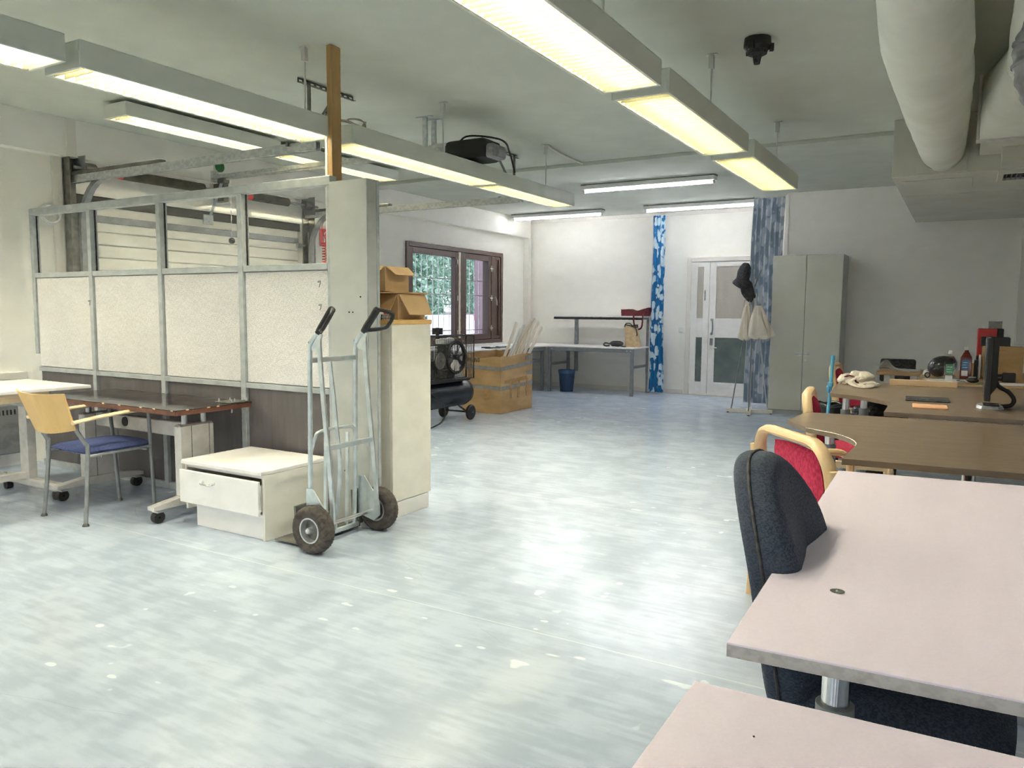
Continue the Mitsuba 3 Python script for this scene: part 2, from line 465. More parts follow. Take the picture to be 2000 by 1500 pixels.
struct('trim_3', box(0.52, 0.78, YR - 0.10, YR, 0.96, 2.43, 0.004), 'm_trim')
struct('wall_right', box(XR, XR + 0.3, YF - 0.3, YR + 0.3, 0, ZC, 0), 'm_wall')
# wall behind the camera with three windows: the cool daylight on the near floor
rw = [(-5.6, -3.7), (-3.0, -1.1), (-0.5, 2.6)]
w, x = [], XW - 0.3
for a, b in rw:
    w += [box(x, a, YF - 0.3, YF, 0, ZC, 0), box(a, b, YF - 0.3, YF, 0, 0.85, 0), box(a, b, YF - 0.3, YF, 2.3, ZC, 0)]
    x = b
w.append(box(x, XR + 0.3, YF - 0.3, YF, 0, ZC, 0))
struct('wall_front', cat(w), 'm_wall')
for i, (a, b) in enumerate(rw):
    k = thing(f'window_{i + 2}', None, None, None, 'structure')
    for nm, bb in (('frame', box(a, a + 0.07, YF - 0.2, YF - 0.1, 0.85, 2.3)), ('frame', box(b - 0.07, b, YF - 0.2, YF - 0.1, 0.85, 2.3)), ('frame', box(a, b, YF - 0.2, YF - 0.1, 0.85, 0.93)),
                   ('frame', box(a, b, YF - 0.2, YF - 0.1, 2.22, 2.3)), ('frame', box((a + b) / 2 - 0.04, (a + b) / 2 + 0.04, YF - 0.2, YF - 0.1, 0.93, 2.22))):
        part(k, nm, bb, 'm_window_wood')
# skirting
struct('baseboard_back', box(XW, -3.86, YB - 0.015, YB, 0, 0.07, 0.003), 'm_trim')
struct('baseboard_left', box(XW, XW + 0.015, 6.75, 11.82, 0, 0.07, 0.003), 'm_trim')
struct('baseboard_right', box(-1.33, XR, YR - 0.015, YR, 0, 0.07, 0.003), 'm_trim')

# ------------------------------------------------------------------ door at the back
k = thing('door_1', 'white double door with a narrow and a wide glazed leaf, beside the blue curtain', None, None, 'structure')
DX0, DX1, DT, yd = -3.82, -2.42, 2.17, YB - 0.005
for a, b, c, d in ((DX0, DX0 + 0.07, 0, DT), (DX1 - 0.07, DX1, 0, DT), (DX0 + 0.07, DX1 - 0.07, DT - 0.07, DT)):
    part(k, 'frame', box(a, b, yd - 0.05, yd, c, d, 0.006), 'm_trim')
part(k, 'threshold', box(DX0 + 0.07, DX1 - 0.07, yd - 0.045, yd, 0.0, 0.02), 'm_trim')


def leaf(x0, x1, name, st):
    lk = numbered(k + '__' + name)
    gl = [(0.22, 0.92), (1.22, 2.02)]
    holes = []
    ms = [box(x0, x0 + st, yd - 0.035, yd - 0.005, 0.02, 2.095), box(x1 - st, x1, yd - 0.035, yd - 0.005, 0.02, 2.095)]
    for a, b in ((0.02, 0.22), (0.92, 1.22), (2.02, 2.095)):
        ms.append(box(x0 + st, x1 - st, yd - 0.035, yd - 0.005, a, b))
    scene[lk] = mikit.ply(cat(ms), 'm_white')
    part(lk, 'pane', box(x0 + st, x1 - st, yd - 0.022, yd - 0.012, 0.22, 0.92, 0), 'm_door_glass_dark')
    part(lk, 'pane', box(x0 + st, x1 - st, yd - 0.022, yd - 0.012, 1.22, 2.02, 0), 'm_door_glass')
    return lk


la = leaf(DX0 + 0.07, DX0 + 0.36, 'narrow_leaf', 0.095)
lb = leaf(DX0 + 0.365, DX1 - 0.07, 'wide_leaf', 0.10)
hx = DX0 + 0.415
part(lb, 'pull_handle', cat(tube(bez([(hx, yd - 0.035, 1.20), (hx + 0.02, yd - 0.09, 1.19), (hx + 0.03, yd - 0.09, 1.08), (hx + 0.02, yd - 0.09, 0.99), (hx, yd - 0.035, 0.98)], 20), 0.011, 8), ball((hx, yd - 0.04, 1.2), 0.022, 6), ball((hx, yd - 0.04, 0.98), 0.022, 6)), 'm_grey_steel', True)
part(lb, 'lock_plate', box(hx - 0.025, hx + 0.025, yd - 0.043, yd - 0.035, 0.80, 0.91), 'm_grey_steel')
part(lb, 'lever', cat(rod((hx, yd - 0.035, 0.765), (hx, yd - 0.08, 0.765), 0.01), rod((hx, yd - 0.08, 0.765), (hx + 0.10, yd - 0.08, 0.765), 0.009), lathe([(0.001, -0.008), (0.026, -0.008), (0.026, 0.0), (0.001, 0.0)], 16, (hx, yd - 0.036, 0.765), 'y')), 'm_chrome', 40)
part(la, 'bolt', box(DX0 + 0.285, DX0 + 0.305, yd - 0.045, yd - 0.035, 1.50, 1.66), 'm_grey_steel')
sw = single('light_switch', cat(box(-3.945, -3.865, YB - 0.014, YB, 0.985, 1.065, 0.006), box(-3.93, -3.88, YB - 0.019, YB - 0.012, 1.0, 1.05, 0.003)), 'm_white_gloss', 'small square white light switch on the back wall left of the double door', 'light switch')

# ------------------------------------------------------------------ window in the left wall
k = thing('window_1', 'dark brown wooden window with two glazed sashes and a narrow vent leaf', None, None, 'structure')


def rect_frame(x0, x1, y0, y1, z0, z1, wd, mat, parent, name):
    for a in (box(x0, x1, y0, y0 + wd, z0, z1), box(x0, x1, y1 - wd, y1, z0, z1), box(x0, x1, y0 + wd, y1 - wd, z0, z0 + wd), box(x0, x1, y0 + wd, y1 - wd, z1 - wd, z1)):
        part(parent, name, a, mat)


def ring_mesh(x0, x1, y0, y1, z0, z1, wd):
    return cat(box(x0, x1, y0, y0 + wd, z0, z1), box(x0, x1, y1 - wd, y1, z0, z1), box(x0, x1, y0 + wd, y1 - wd, z0, z0 + wd), box(x0, x1, y0 + wd, y1 - wd, z1 - wd, z1))


rect_frame(XW - 0.16, XW + 0.025, WY0, WY1, WZ0, WZ1, 0.065, 'm_window_wood', k, 'frame')
part(k, 'mullion', box(XW - 0.16, XW + 0.02, 9.84, 9.915, WZ0 + 0.065, WZ1 - 0.065), 'm_window_wood')
part(k, 'mullion', box(XW - 0.16, XW + 0.02, 10.74, 10.79, WZ0 + 0.065, WZ1 - 0.065), 'm_window_wood')
part(k, 'light_strip', box(XW - 0.02, XW + 0.024, 9.79, 9.835, WZ0 + 0.10, WZ1 - 0.07), 'm_pale_wood')
s1 = part(k, 'sash', ring_mesh(XW - 0.07, XW + 0.015, WY0 + 0.07, 9.79, WZ0 + 0.07, WZ1 - 0.07, 0.085), 'm_window_wood')
part(s1, 'pane', box(XW - 0.05, XW - 0.05 + 0.0, WY0 + 0.15, 9.71, WZ0 + 0.15, WZ1 - 0.15, 0) if False else (np.array([[XW - 0.04, WY0 + 0.15, WZ0 + 0.15], [XW - 0.04, 9.71, WZ0 + 0.15], [XW - 0.04, 9.71, WZ1 - 0.15], [XW - 0.04, WY0 + 0.15, WZ1 - 0.15]]), np.array([[0, 1, 2], [0, 2, 3]])), 'm_pane')
s2 = part(k, 'sash', ring_mesh(XW - 0.07, XW + 0.015, 9.92, 10.735, WZ0 + 0.07, WZ1 - 0.07, 0.085), 'm_window_wood')
part(s2, 'pane', (np.array([[XW - 0.04, 10.0, WZ0 + 0.15], [XW - 0.04, 10.65, WZ0 + 0.15], [XW - 0.04, 10.65, WZ1 - 0.15], [XW - 0.04, 10.0, WZ1 - 0.15]]), np.array([[0, 1, 2], [0, 2, 3]])), 'm_pane')
s3 = part(k, 'vent_leaf', cat(ring_mesh(XW - 0.06, XW + 0.015, 10.795, 11.02, WZ0 + 0.07, WZ1 - 0.07, 0.05), box(XW - 0.05, XW - 0.005, 10.84, 10.98, WZ0 + 0.11, WZ1 - 0.11)), 'm_window_wood')
part(s3, 'handle', tube(bez([(XW + 0.015, 10.83, 1.53), (XW + 0.05, 10.83, 1.52), (XW + 0.055, 10.85, 1.46), (XW + 0.055, 10.86, 1.40)], 12), 0.010, 8), 'm_chrome', True)
for z in (2.0, 1.52, 1.03):
    part(s2, 'catch', cat(box(XW + 0.014, XW + 0.028, 10.69, 10.78, z - 0.012, z + 0.012), box(XW + 0.014, XW + 0.03, 10.72, 10.745, z - 0.045, z + 0.045)), 'm_chrome')
for z in (2.05, 1.5, 0.97):
    part(s1, 'catch', box(XW + 0.012, XW + 0.026, 9.745, 9.765, z - 0.04, z + 0.04), 'm_chrome')
# steel grille outside
g = thing('window_grille', 'thin steel security grille of upright bars outside the brown window', 'window grille')
for i, y in enumerate(np.arange(8.62, 11.05, 0.142)):
    part(g, 'upright_bar', rod((XW - 0.24, y, WZ0 - 0.02), (XW - 0.24, y, WZ1 + 0.02), 0.006, 6), 'm_alu')
for z in (1.00, 1.56, 1.80):
    part(g, 'cross_bar', box(XW - 0.25, XW - 0.23, WY0 - 0.0, WY1 + 0.0, z - 0.006, z + 0.006, 0), 'm_alu')

# ------------------------------------------------------------------ outside
struct('ground', box(-60, XW - 0.31, -8, 60, -0.35, -0.25, 0), 'm_asphalt')
rng = np.random.default_rng(5)


def leaves(c, rad, n, size):
    d = rng.normal(size=(n, 3)); d /= np.linalg.norm(d, axis=1, keepdims=True)
    q = np.asarray(c) + d * np.asarray(rad) * (rng.random((n, 1)) ** 0.4) * (0.75 + 0.5 * meshkit.noise(d * 2.5 + np.asarray(c), 3)[:, None])
    a = rng.normal(size=(n, 3)); a /= np.linalg.norm(a, axis=1, keepdims=True)
    b = np.cross(a, rng.normal(size=(n, 3))); b /= np.linalg.norm(b, axis=1, keepdims=True)
    s = size * (0.6 + 0.8 * rng.random((n, 1)))
    V = np.stack([q - a * s, q + b * s * 0.5, q + a * s, q - b * s * 0.5], 1).reshape(-1, 3)
    i = np.arange(n)[:, None] * 4
    return V, np.vstack([i + [0, 1, 2], i + [0, 2, 3]])


for i, (x, y, h, r, lb_) in enumerate([(-24.5, 31.5, 8.5, 3.2, 'leafy green tree seen through the left part of the left window sash'), (-32.5, 40.0, 9.5, 3.6, 'tree farther back, seen through the middle of the left sash'),
                                   (-24.5, 40.0, 8.5, 3.3, 'tree crown seen through the right sash beside the dark outer wall'), (-32.0, 49.5, 9.5, 3.6, 'farthest tree, seen between the two window sashes')]):
    t = thing('tree', lb_, 'tree')
    part(t, 'trunk', tube(bez([(x, y, -0.25), (x + 0.1, y, h * 0.3), (x, y + 0.1, h * 0.7)], 8), np.linspace(0.2, 0.07, 9), 8), 'm_bark', True)
    ms = [leaves((x + rng.normal() * r * 0.12, y + rng.normal() * r * 0.12, h * f), (r * s, r * s, r * s * 0.7), 3600, 0.13) for f, s in ((0.14, 0.75), (0.3, 0.85), (0.5, 0.85), (0.7, 0.7), (0.9, 0.5))]
    part(t, 'foliage', cat(ms), 'm_leaf', kind='stuff')


def car(x, y, rz, mat, lab):
    t = thing('car', lab, 'car')
    prof = [(-2.15, 0.35), (2.1, 0.35), (2.15, 0.62), (1.95, 0.82), (1.1, 0.92), (0.45, 1.38), (-1.1, 1.42), (-1.9, 0.98), (-2.15, 0.9)]
    body = prism_y(prof, -0.82, 0.82)
    place = lambda m: xf(m, (x, y, -0.25), rz)
    part(t, 'body', place(body), mat, 30)
    cab = [(1.0, 0.95), (0.42, 1.33), (-1.08, 1.37), (-1.7, 0.99)]
    part(t, 'side_windows', place(cat(prism_y(cab, -0.835, -0.80), prism_y(cab, 0.80, 0.835))), 'm_car_glass')
    part(t, 'windscreen', place(hull([(1.06, s * 0.7, 0.955) for s in (-1, 1)] + [(0.5, s * 0.62, 1.365) for s in (-1, 1)] + [(1.04, s * 0.7, 0.93) for s in (-1, 1)])), 'm_car_glass')
    for a in (-1.3, 1.3):
        for s in (-0.78, 0.78):
            part(t, 'wheel', place(lathe([(0.02, -0.1), (0.3, -0.1), (0.31, 0), (0.3, 0.1), (0.02, 0.1)], 20, (a, s, 0.31), 'y')), 'm_rubber', 40)


car(-16.6, 23.4, 2.3, 'm_car_white', 'white car parked behind the left window sash')
car(-21.5, 33.2, 2.2, 'm_car_grey', 'grey car parked farther off, seen between the window sashes')
car(-17.4, 27.0, 2.3, 'm_car_red', 'red car parked behind the right window sash')
struct('wall_outer_wing', box(-9.2, -8.75, 14.0, 14.45, -0.25, 4.5, 0.01), 'm_cladding', 'dark purple-brown outer wall seen through the right sash')
# ================================================================== overhead door in the left wall
k = thing('door_2', 'white sectional overhead door with grey tracks and torsion springs, behind the glazed partition', None, None, 'structure')
for i in range(19):
    z0 = 0.02 + i * 0.116
    part(k, 'slat', box(XW - 0.075, XW - 0.035 - (0.004 if i % 4 == 3 else 0), DY0 + 0.02, DY1 - 0.02, z0, z0 + 0.111, 0.006), 'm_door_white')
part(k, 'backing', box(XW - 0.12, XW - 0.08, DY0 - 0.05, DY1 + 0.05, 0, DZ + 0.05, 0), 'm_door_white')
part(k, 'top_seal', box(XW - 0.07, XW - 0.02, DY0, DY1, 2.215, 2.30, 0.002), 'm_seal')
part(k, 'top_rail', box(XW - 0.05, XW - 0.025, DY0 + 0.02, DY1 - 0.02, 2.07, 2.135, 0.004), 'm_grey_steel')
for y, s in ((3.87, 1), (6.63, -1)):
    tk = part(k, 'track_post', cat(box(XW + 0.005, XW + 0.02, y - 0.05, y + 0.05, 0, 2.60), box(XW + 0.02, XW + 0.11, y - 0.05 * s - 0.006, y - 0.05 * s + 0.006, 0, 2.60), box(XW + 0.09, XW + 0.11, y - 0.05, y + 0.03, 0, 2.2)), 'm_dark_steel')
    R_, cx, cz = 0.42, XW + 0.13 + 0.42, 1.99
    arc = [(XW + 0.13, y + 0.03 * s, z) for z in np.linspace(0.05, cz, 6)[:-1]] + [(cx - R_ * math.cos(a), y + 0.03 * s, cz + R_ * math.sin(a)) for a in np.linspace(0, PI / 2, 14)] + [(-5.9, y + 0.03 * s, cz + R_)]
    part(k, 'curved_track', tube(arc, 0.036, 4, sx=1.0, sy=0.8, up=(0, 1, 0)), 'm_grey_steel')
    part(k, 'ceiling_track', cat(box(XW + 0.02, -3.80, y - 0.018, y + 0.018, 2.425, 2.432, 0), box(XW + 0.02, -3.80, y - 0.024, y - 0.018, 2.37, 2.432, 0), box(XW + 0.02, -3.80, y + 0.018, y + 0.024, 2.37, 2.432, 0),
                                   box(XW + 0.02, -3.80, y - 0.018, y - 0.012, 2.37, 2.376, 0), rod((XW + 0.05, y - 0.005, 2.392), (-3.82, y - 0.005, 2.392), 0.014, 8)), 'm_galv')
    part(k, 'track_brace', box(XW + 0.02, -5.45, y - 0.03, y + 0.03, 2.432, 2.462, 0.004), 'm_dark_steel')
    part(k, 'cable_drum', lathe([(0.02, -0.05), (0.05, -0.05), (0.05, 0.05), (0.02, 0.05)], 20, (XW + 0.14, y + 0.10 * s, 2.50), 'y'), 'm_dark_steel', 40)
    part(k, 'bearing_plate', box(XW + 0.01, XW + 0.2, y + 0.035 * s - 0.003, y + 0.035 * s + 0.003, 2.40, 2.60), 'm_grey_steel')
    for z in (0.5, 1.1, 1.62, 2.05):
        part(k, 'hinge_roller', cat(box(XW - 0.03, XW + 0.0, y + 0.09 * s - 0.03, y + 0.09 * s + 0.08, z - 0.03, z + 0.03), rod((XW + 0.02, y + 0.02 * s, z), (XW + 0.02, y + 0.14 * s, z), 0.009, 6)), 'm_galv')
part(k, 'shaft', rod((XW + 0.14, 3.84, 2.50), (XW + 0.14, 6.70, 2.50), 0.0127, 10), 'm_grey_steel')
for y0, y1 in ((4.27, 5.13), (5.72, 6.24)):
    n = int((y1 - y0) / 0.0085)
    prof = []
    for i in range(n):
        y = y0 + (y1 - y0) * i / n
        prof += [(0.038, y), (0.046, y + 0.004)]
    part(k, 'spring', lathe(prof, 16, (XW + 0.14, 0, 2.50), 'y'), 'm_dark_steel', 60)
    part(k, 'spring_cone', lathe([(0.015, y0 - 0.07), (0.044, y0 - 0.07), (0.046, y0), (0.015, y0)], 16, (XW + 0.14, 0, 2.50), 'y'), 'm_red', 40)
part(k, 'centre_bracket', box(XW + 0.0, XW + 0.16, 5.36, 5.42, 2.40, 2.62), 'm_dark_steel')
arm = part(k, 'opener_arm', bar((-6.52, 5.3, 2.60), (-6.72, 5.3, 2.26), 0.03, 0.008), 'm_galv')
part(k, 'arm_plate', box(XW - 0.03, XW - 0.01, 5.24, 5.36, 2.17, 2.27), 'm_galv')

# opener with its rail
k = thing('door_opener', 'black ceiling-hung opener motor at the end of a long steel rail', 'door opener')
part(k, 'rail', cat(box(-6.70, -3.68, 5.275, 5.325, 2.615, 2.655, 0.004), box(-6.70, -3.68, 5.29, 5.31, 2.595, 2.615, 0)), 'm_galv')
part(k, 'rail_bracket', cat(box(XW + 0.1, -6.66, 5.25, 5.35, 2.585, 2.70)), 'm_dark_steel')
part(k, 'trolley', box(-6.56, -6.46, 5.265, 5.335, 2.565, 2.61), 'm_dark_steel')
hd = part(k, 'motor_housing', rbox(-3.70, -3.30, 5.16, 5.44, 2.50, 2.665, 0.045), 'm_black', 40)
part(k, 'lens_cover', rbox(-3.34, -3.24, 5.19, 5.41, 2.51, 2.62, 0.03), 'm_glass' if False else 'm_flex', 40)
part(k, 'drive_head', box(-3.92, -3.68, 5.25, 5.35, 2.60, 2.67), 'm_pale_steel')
for y in (5.24, 5.36):
    part(k, 'hanger_strut', cat(box(-3.955, -3.915, y - 0.012, y - 0.006, 2.60, ZC, 0), box(-3.955, -3.95, y - 0.012, y + 0.012, 2.60, ZC, 0), box(-3.92, -3.915, y - 0.012, y + 0.012, 2.60, ZC, 0)), 'm_galv')
    part(k, 'ceiling_plate', box(-4.02, -3.86, y - 0.02, y + 0.02, ZC - 0.006, ZC), 'm_galv')
part(k, 'power_cord', tube(bez([(-3.66, 5.30, 2.66), (-3.55, 5.32, 2.72), (-3.35, 5.5, 2.70), (-3.42, 5.75, 2.64), (-3.43, 5.85, 2.50)], 24), 0.008, 6), 'm_black', True)
part(k, 'second_cord', tube(bez([(-3.88, 5.22, 2.60), (-3.75, 5.12, 2.56), (-3.6, 5.08, 2.50), (-3.5, 5.1, 2.475)], 16), 0.007, 6), 'm_black', True)
pc = thing('release_cord', 'thin pull cord with a black ball hanging from the opener rail', 'pull cord')
part(pc, 'cord', rod((-6.40, 5.30, 2.60), (-6.406, 5.30, 2.02), 0.003, 5), 'm_paper')
part(pc, 'ball', ball((-6.406, 5.30, 1.99), 0.032, 10), 'm_black_gloss', True)


def slotted(parent, name, a, b, w=0.034, up=(0, 0, 1)):
    """A punched angle bar: two flanges, one cut through with a row of slots."""
    a, b = np.asarray(a, float), np.asarray(b, float)
    L = np.linalg.norm(b - a); n = max(2, int(L / 0.052))
    cs = m3.CrossSection([[(0, 0), (L, 0), (L, w), (0, w)]])
    for i in range(n):
        x0 = (i + 0.5) * L / n
        cs = cs - m3.CrossSection([[(x0 - 0.016, w * 0.33), (x0 + 0.016, w * 0.33), (x0 + 0.016, w * 0.67), (x0 - 0.016, w * 0.67)]])
    v, f = arr(cs.extrude(0.003))
    v2, f2 = box(0, L, 0, 0.003, 0, w * 0.8, 0)
    v, f = cat((v, f), (v2, f2))
    t = (b - a) / L
    u = np.asarray(up, float); u = u - t * (u @ t); u /= np.linalg.norm(u)
    return part(parent, name, (a + v @ np.stack([t, u, np.cross(t, u)]), f), 'm_dark_steel')


for y0, y1, yu, yd2, yt, lb_ in ((3.94, 4.50, 4.03, 4.30, 3.85, 'punched steel angle bracket behind the wooden post, holding the near door track'), (6.43, 6.96, 6.88, 6.50, 6.63, 'punched steel angle bracket right of the black opener motor')):
    k = thing('slotted_bracket', lb_, 'bracket')
    slotted(k, 'top_bar', (-4.055, y0, ZC - 0.035), (-4.055, y1, ZC - 0.035))
    slotted(k, 'upright', (-4.055, yu, ZC - 0.01), (-4.055, yu, 2.42), up=(0, 1, 0))
    slotted(k, 'diagonal', (-4.055, yd2, ZC - 0.03), (-4.055, yu + (0.03 if yd2 > yu else -0.03), 2.56), up=(0, 1, 0.2))
    part(k, 'tie_bar', box(-4.065, -4.045, min(yu, yt) - 0.02, max(yu, yt) + 0.02, 2.413, 2.44, 0.002), 'm_dark_steel')
single('round_sign', lathe([(0.001, 0.0), (0.055, 0.0), (0.055, 0.006), (0.001, 0.006)], 28, (XW + 0.105, 5.36, 2.75), 'x'), 'm_green', 'small round green disc sign on the beam above the overhead door', 'sign', 30)
k = thing('hose_sign', 'red fire hose sign with a white symbol on the left wall beside the overhead door', 'sign')
part(k, 'plate', box(XW, XW + 0.006, 6.86, 7.08, 2.07, 2.28, 0.002), 'm_red')
part(k, 'symbol', cat(tube([(XW + 0.009, 6.98 + 0.055 * math.cos(a), 2.19 + 0.055 * math.sin(a)) for a in np.linspace(-0.6, 3.8, 18)], 0.008, 6), rod((XW + 0.009, 6.935, 2.19), (XW + 0.009, 6.935, 2.10), 0.008, 6)), 'm_paper')
k = thing('air_hose', 'red coiled air hose hanging beside the track post of the overhead door', 'hose')
t_ = np.linspace(0, 1, 220)
part(k, 'coil', tube(np.stack([-6.50 + 0.028 * np.cos(t_ * 2 * PI * 20), 6.70 + 0.028 * np.sin(t_ * 2 * PI * 20), 2.10 - 0.62 * t_], 1), 0.006, 5), 'm_red', True)
part(k, 'lead', tube(bez([(-6.472, 6.70, 2.10), (-6.5, 6.66, 2.25), (-6.48, 6.72, 2.40), (-6.55, 6.9, 2.58)], 14), 0.005, 5), 'm_red', True)
k = thing('hose_ring', 'white coiled hose hung on the left wall behind the end of the partition', 'hose')
for q in (0, 1, 2):
    part(k, 'coil', tube([(XW + 0.03 + 0.016 * q, 3.68 + (0.085 - 0.006 * q) * math.cos(a), 2.09 + (0.085 - 0.006 * q) * math.sin(a)) for a in np.linspace(0, 2 * PI, 30, endpoint=False)], 0.009, 6, closed=True), 'm_white_gloss', True)
part(k, 'hook', box(XW, XW + 0.09, 3.67, 3.69, 2.155, 2.165), 'm_galv')

# ================================================================== louvred lamps


def louvre_lamp(x0, x1, y0, y1, z, label, group, h=0.115, pitch=0.047, hang=(), slats=True, power=1.0, top=ZC):
    t = thing('louvre_lamp', label, 'lamp', group)
    e = 0.012
    shell = cat(box(x0, x0 + e, y0, y1, z, z + h, 0.002), box(x1 - e, x1, y0, y1, z, z + h, 0.002), box(x0 + e, x1 - e, y0, y0 + e, z, z + h, 0.002), box(x0 + e, x1 - e, y1 - e, y1, z, z + h, 0.002), box(x0, x1, y0, y1, z + h, z + h + 0.004, 0.001))
    part(t, 'housing', shell, 'm_lampbody')
    part(t, 'reflector', cat(box(x0 + e, x1 - e, y0 + e, y1 - e, z + h - 0.006, z + h - 0.001, 0), prism_y([(x0 + e, z + 0.003), (x0 + e + 0.004, z + 0.003), (x0 + e + 0.03, z + h - 0.01), (x0 + e, z + h - 0.01)], y0 + e, y1 - e),
                             prism_y([(x1 - e - 0.004, z + 0.003), (x1 - e, z + 0.003), (x1 - e, z + h - 0.01), (x1 - e - 0.03, z + h - 0.01)], y0 + e, y1 - e)), 'm_reflector')
    if slats:
        n = int((y1 - y0 - 2 * e) / pitch)
        d = mikit.ply(box(x0 + e + 0.004, x1 - e - 0.004, -0.0008, 0.0008, 0.004, 0.034, 0), 'm_slat')
        for i in range(n):
            copyp(t, 'louvre', d, (0, y0 + e + (i + 0.5) * (y1 - y0 - 2 * e) / n, z))
    for x in (-0.05, 0.05):
        xc = (x0 + x1) / 2 + x
        part(t, 'tube', tube([(xc, y0 + 0.06, z + 0.072), (xc, y1 - 0.06, z + 0.072)], 0.013, 8), 'm_white_gloss', emitter={'type': 'area', 'radiance': {'type': 'rgb', 'value': [c * power for c in LAMP]}})
    for y in hang:
        xc = (x0 + x1) / 2
        part(t, 'hanger', cat(rod((xc, y, z + h), (xc, y, top - 0.085), 0.006, 8), box(xc - 0.016, xc + 0.016, y - 0.016, y + 0.016, top - 0.09, top - 0.006, 0.003), box(xc - 0.035, xc + 0.035, y - 0.012, y + 0.012, top - 0.006, top, 0.001), box(xc - 0.03, xc + 0.03, y - 0.02, y + 0.02, z + h, z + h + 0.02)), 'm_pale_steel')
    return t


GR, GL, GF = 'louvred lamps of the right-hand row', 'louvred lamps of the middle row', 'louvred lamps fixed under the ceiling by the overhead door'
zb = 2.36
louvre_lamp(-1.585, -1.285, 0.36, 1.93, zb, 'louvred lamp of the right-hand row, the one overhead outside the view', GR, hang=(1.5,))
louvre_lamp(-1.585, -1.285, 1.975, 3.545, zb, 'largest louvred lamp, nearest of the right-hand row, cut by the top of the picture', GR, hang=(2.5, 3.2))
louvre_lamp(-1.590, -1.288, 3.665, 5.235, zb, 'louvred lamp second from the front in the right-hand row, below the black ceiling detector', GR, hang=(4.86,))
louvre_lamp(-1.585, -1.290, 5.410, 6.98, zb, 'louvred lamp farthest back in the right-hand row, above the grey curtain', GR, hang=(6.80,))
louvre_lamp(-3.702, -3.408, 0.40, 1.970, zb, 'louvred lamp at the left picture edge, nearest of the middle row', GL, hang=(1.5,))
louvre_lamp(-3.700, -3.415, 2.036, 3.63, zb, 'long louvred lamp in the middle row left of the wooden post', GL, hang=(3.52,))
louvre_lamp(-3.690, -3.405, 3.775, 5.56, zb, 'louvred lamp in the middle row right of the wooden post', GL, hang=(4.95,))
louvre_lamp(-3.690, -3.435, 5.60, 7.05, zb, 'last louvred lamp of the middle row, below the black opener motor', GL, hang=(6.67,))
louvre_lamp(-5.845, -5.565, 3.652, 5.19, 2.765, 'louvred lamp close under the ceiling above the partition, left one of its pair', GF, h=0.10)
louvre_lamp(-5.845, -5.585, 5.32, 6.94, 2.765, 'louvred lamp close under the ceiling, right one of its pair, behind the wooden post', GF, h=0.10)
louvre_lamp(-5.90, -5.62, 0.98, 2.55, 2.185, 'open strip lamp hung over the white bench, left of the view', 'open strip lamps outside the view', hang=(1.3, 2.2), slats=False, power=0.95)
louvre_lamp(-5.90, -5.62, -0.75, 0.82, 2.185, 'open strip lamp hung behind the viewer on the left side', 'open strip lamps outside the view', hang=(-0.4, 0.5), slats=False, power=0.95)
cd = thing('cable_loops', 'grey cable looped on top of the middle lamp row beside the wooden post', 'cable')
t_ = np.linspace(0, 1, 90)
part(cd, 'loops', tube(np.stack([-3.55 + 0.05 * np.sin(t_ * 25), 3.86 + 0.24 * t_ + 0.05 * np.cos(t_ * 19), 2.484 + 0.075 * np.abs(np.sin(t_ * 9.5)) * (0.5 + 0.5 * np.sin(t_ * 3.0))], 1), 0.006, 6), 'm_cable', True)
single('cable_plug', cat(lathe([(0.001, 0), (0.03, 0), (0.03, 0.05), (0.018, 0.06), (0.001, 0.06)], 16, (-3.52, 4.86, 2.48))), 'm_white_gloss', 'round white plug box on top of the middle lamp row below the steel struts', 'junction box', 40)

# bare tubes
for i, (x0, x1, y, lb_) in enumerate([(-6.55, -4.93, 11.13, 'bare fluorescent tube lamp on the ceiling at the back, left one by the window wall'), (-4.26, -2.57, 8.98, 'bare fluorescent tube lamp on the ceiling, nearest and highest of the three white ones'),
                                      (-4.23, -2.58, 11.10, 'bare fluorescent tube lamp at the back between the blue and the grey curtain')]):
    t = thing('tube_lamp', lb_, 'lamp', 'bare white tube lamps at the back')
    part(t, 'housing', prism_x([(y - 0.07, 2.885), (y - 0.06, 2.838), (y + 0.06, 2.838), (y + 0.07, 2.885)][::-1], x0, x1), 'm_white_gloss')
    for x in (x0 + 0.02, x1 - 0.02):
        part(t, 'socket', box(x - 0.012, x + 0.012, y - 0.018, y + 0.018, 2.795, 2.846), 'm_white_gloss')
        part(t, 'spacer', box(x - 0.03, x + 0.03, y - 0.05, y + 0.05, 2.885, ZC, 0), 'm_dark_steel')
    part(t, 'tube', tube([(x0 + 0.035, y, 2.815), (x1 - 0.035, y, 2.815)], 0.0135, 10), 'm_white_gloss', emitter={'type': 'area', 'radiance': {'type': 'rgb', 'value': list(TUBE)}})

# black detector on the ceiling
k = thing('ceiling_detector', 'black cone-shaped detector on the ceiling right of the lamp row', 'detector')
c = (-1.13, 4.72)
part(k, 'base', lathe([(0.001, ZC), (0.075, ZC), (0.078, ZC - 0.05), (0.06, ZC - 0.07), (0.001, ZC - 0.07)], 24, (*c, 0)), 'm_black', 40)
part(k, 'cone', lathe([(0.001, ZC - 0.065), (0.062, ZC - 0.066), (0.055, ZC - 0.09), (0.026, ZC - 0.10), (0.018, ZC - 0.145), (0.001, ZC - 0.15)], 20, (*c, 0)), 'm_black_soft', 40)
for a in (0.3, 2.4, 4.5):
    part(k, 'lug', xf(box(0.065, 0.092, -0.018, 0.018, ZC - 0.075, ZC - 0.035), (*c, 0), a), 'm_black')

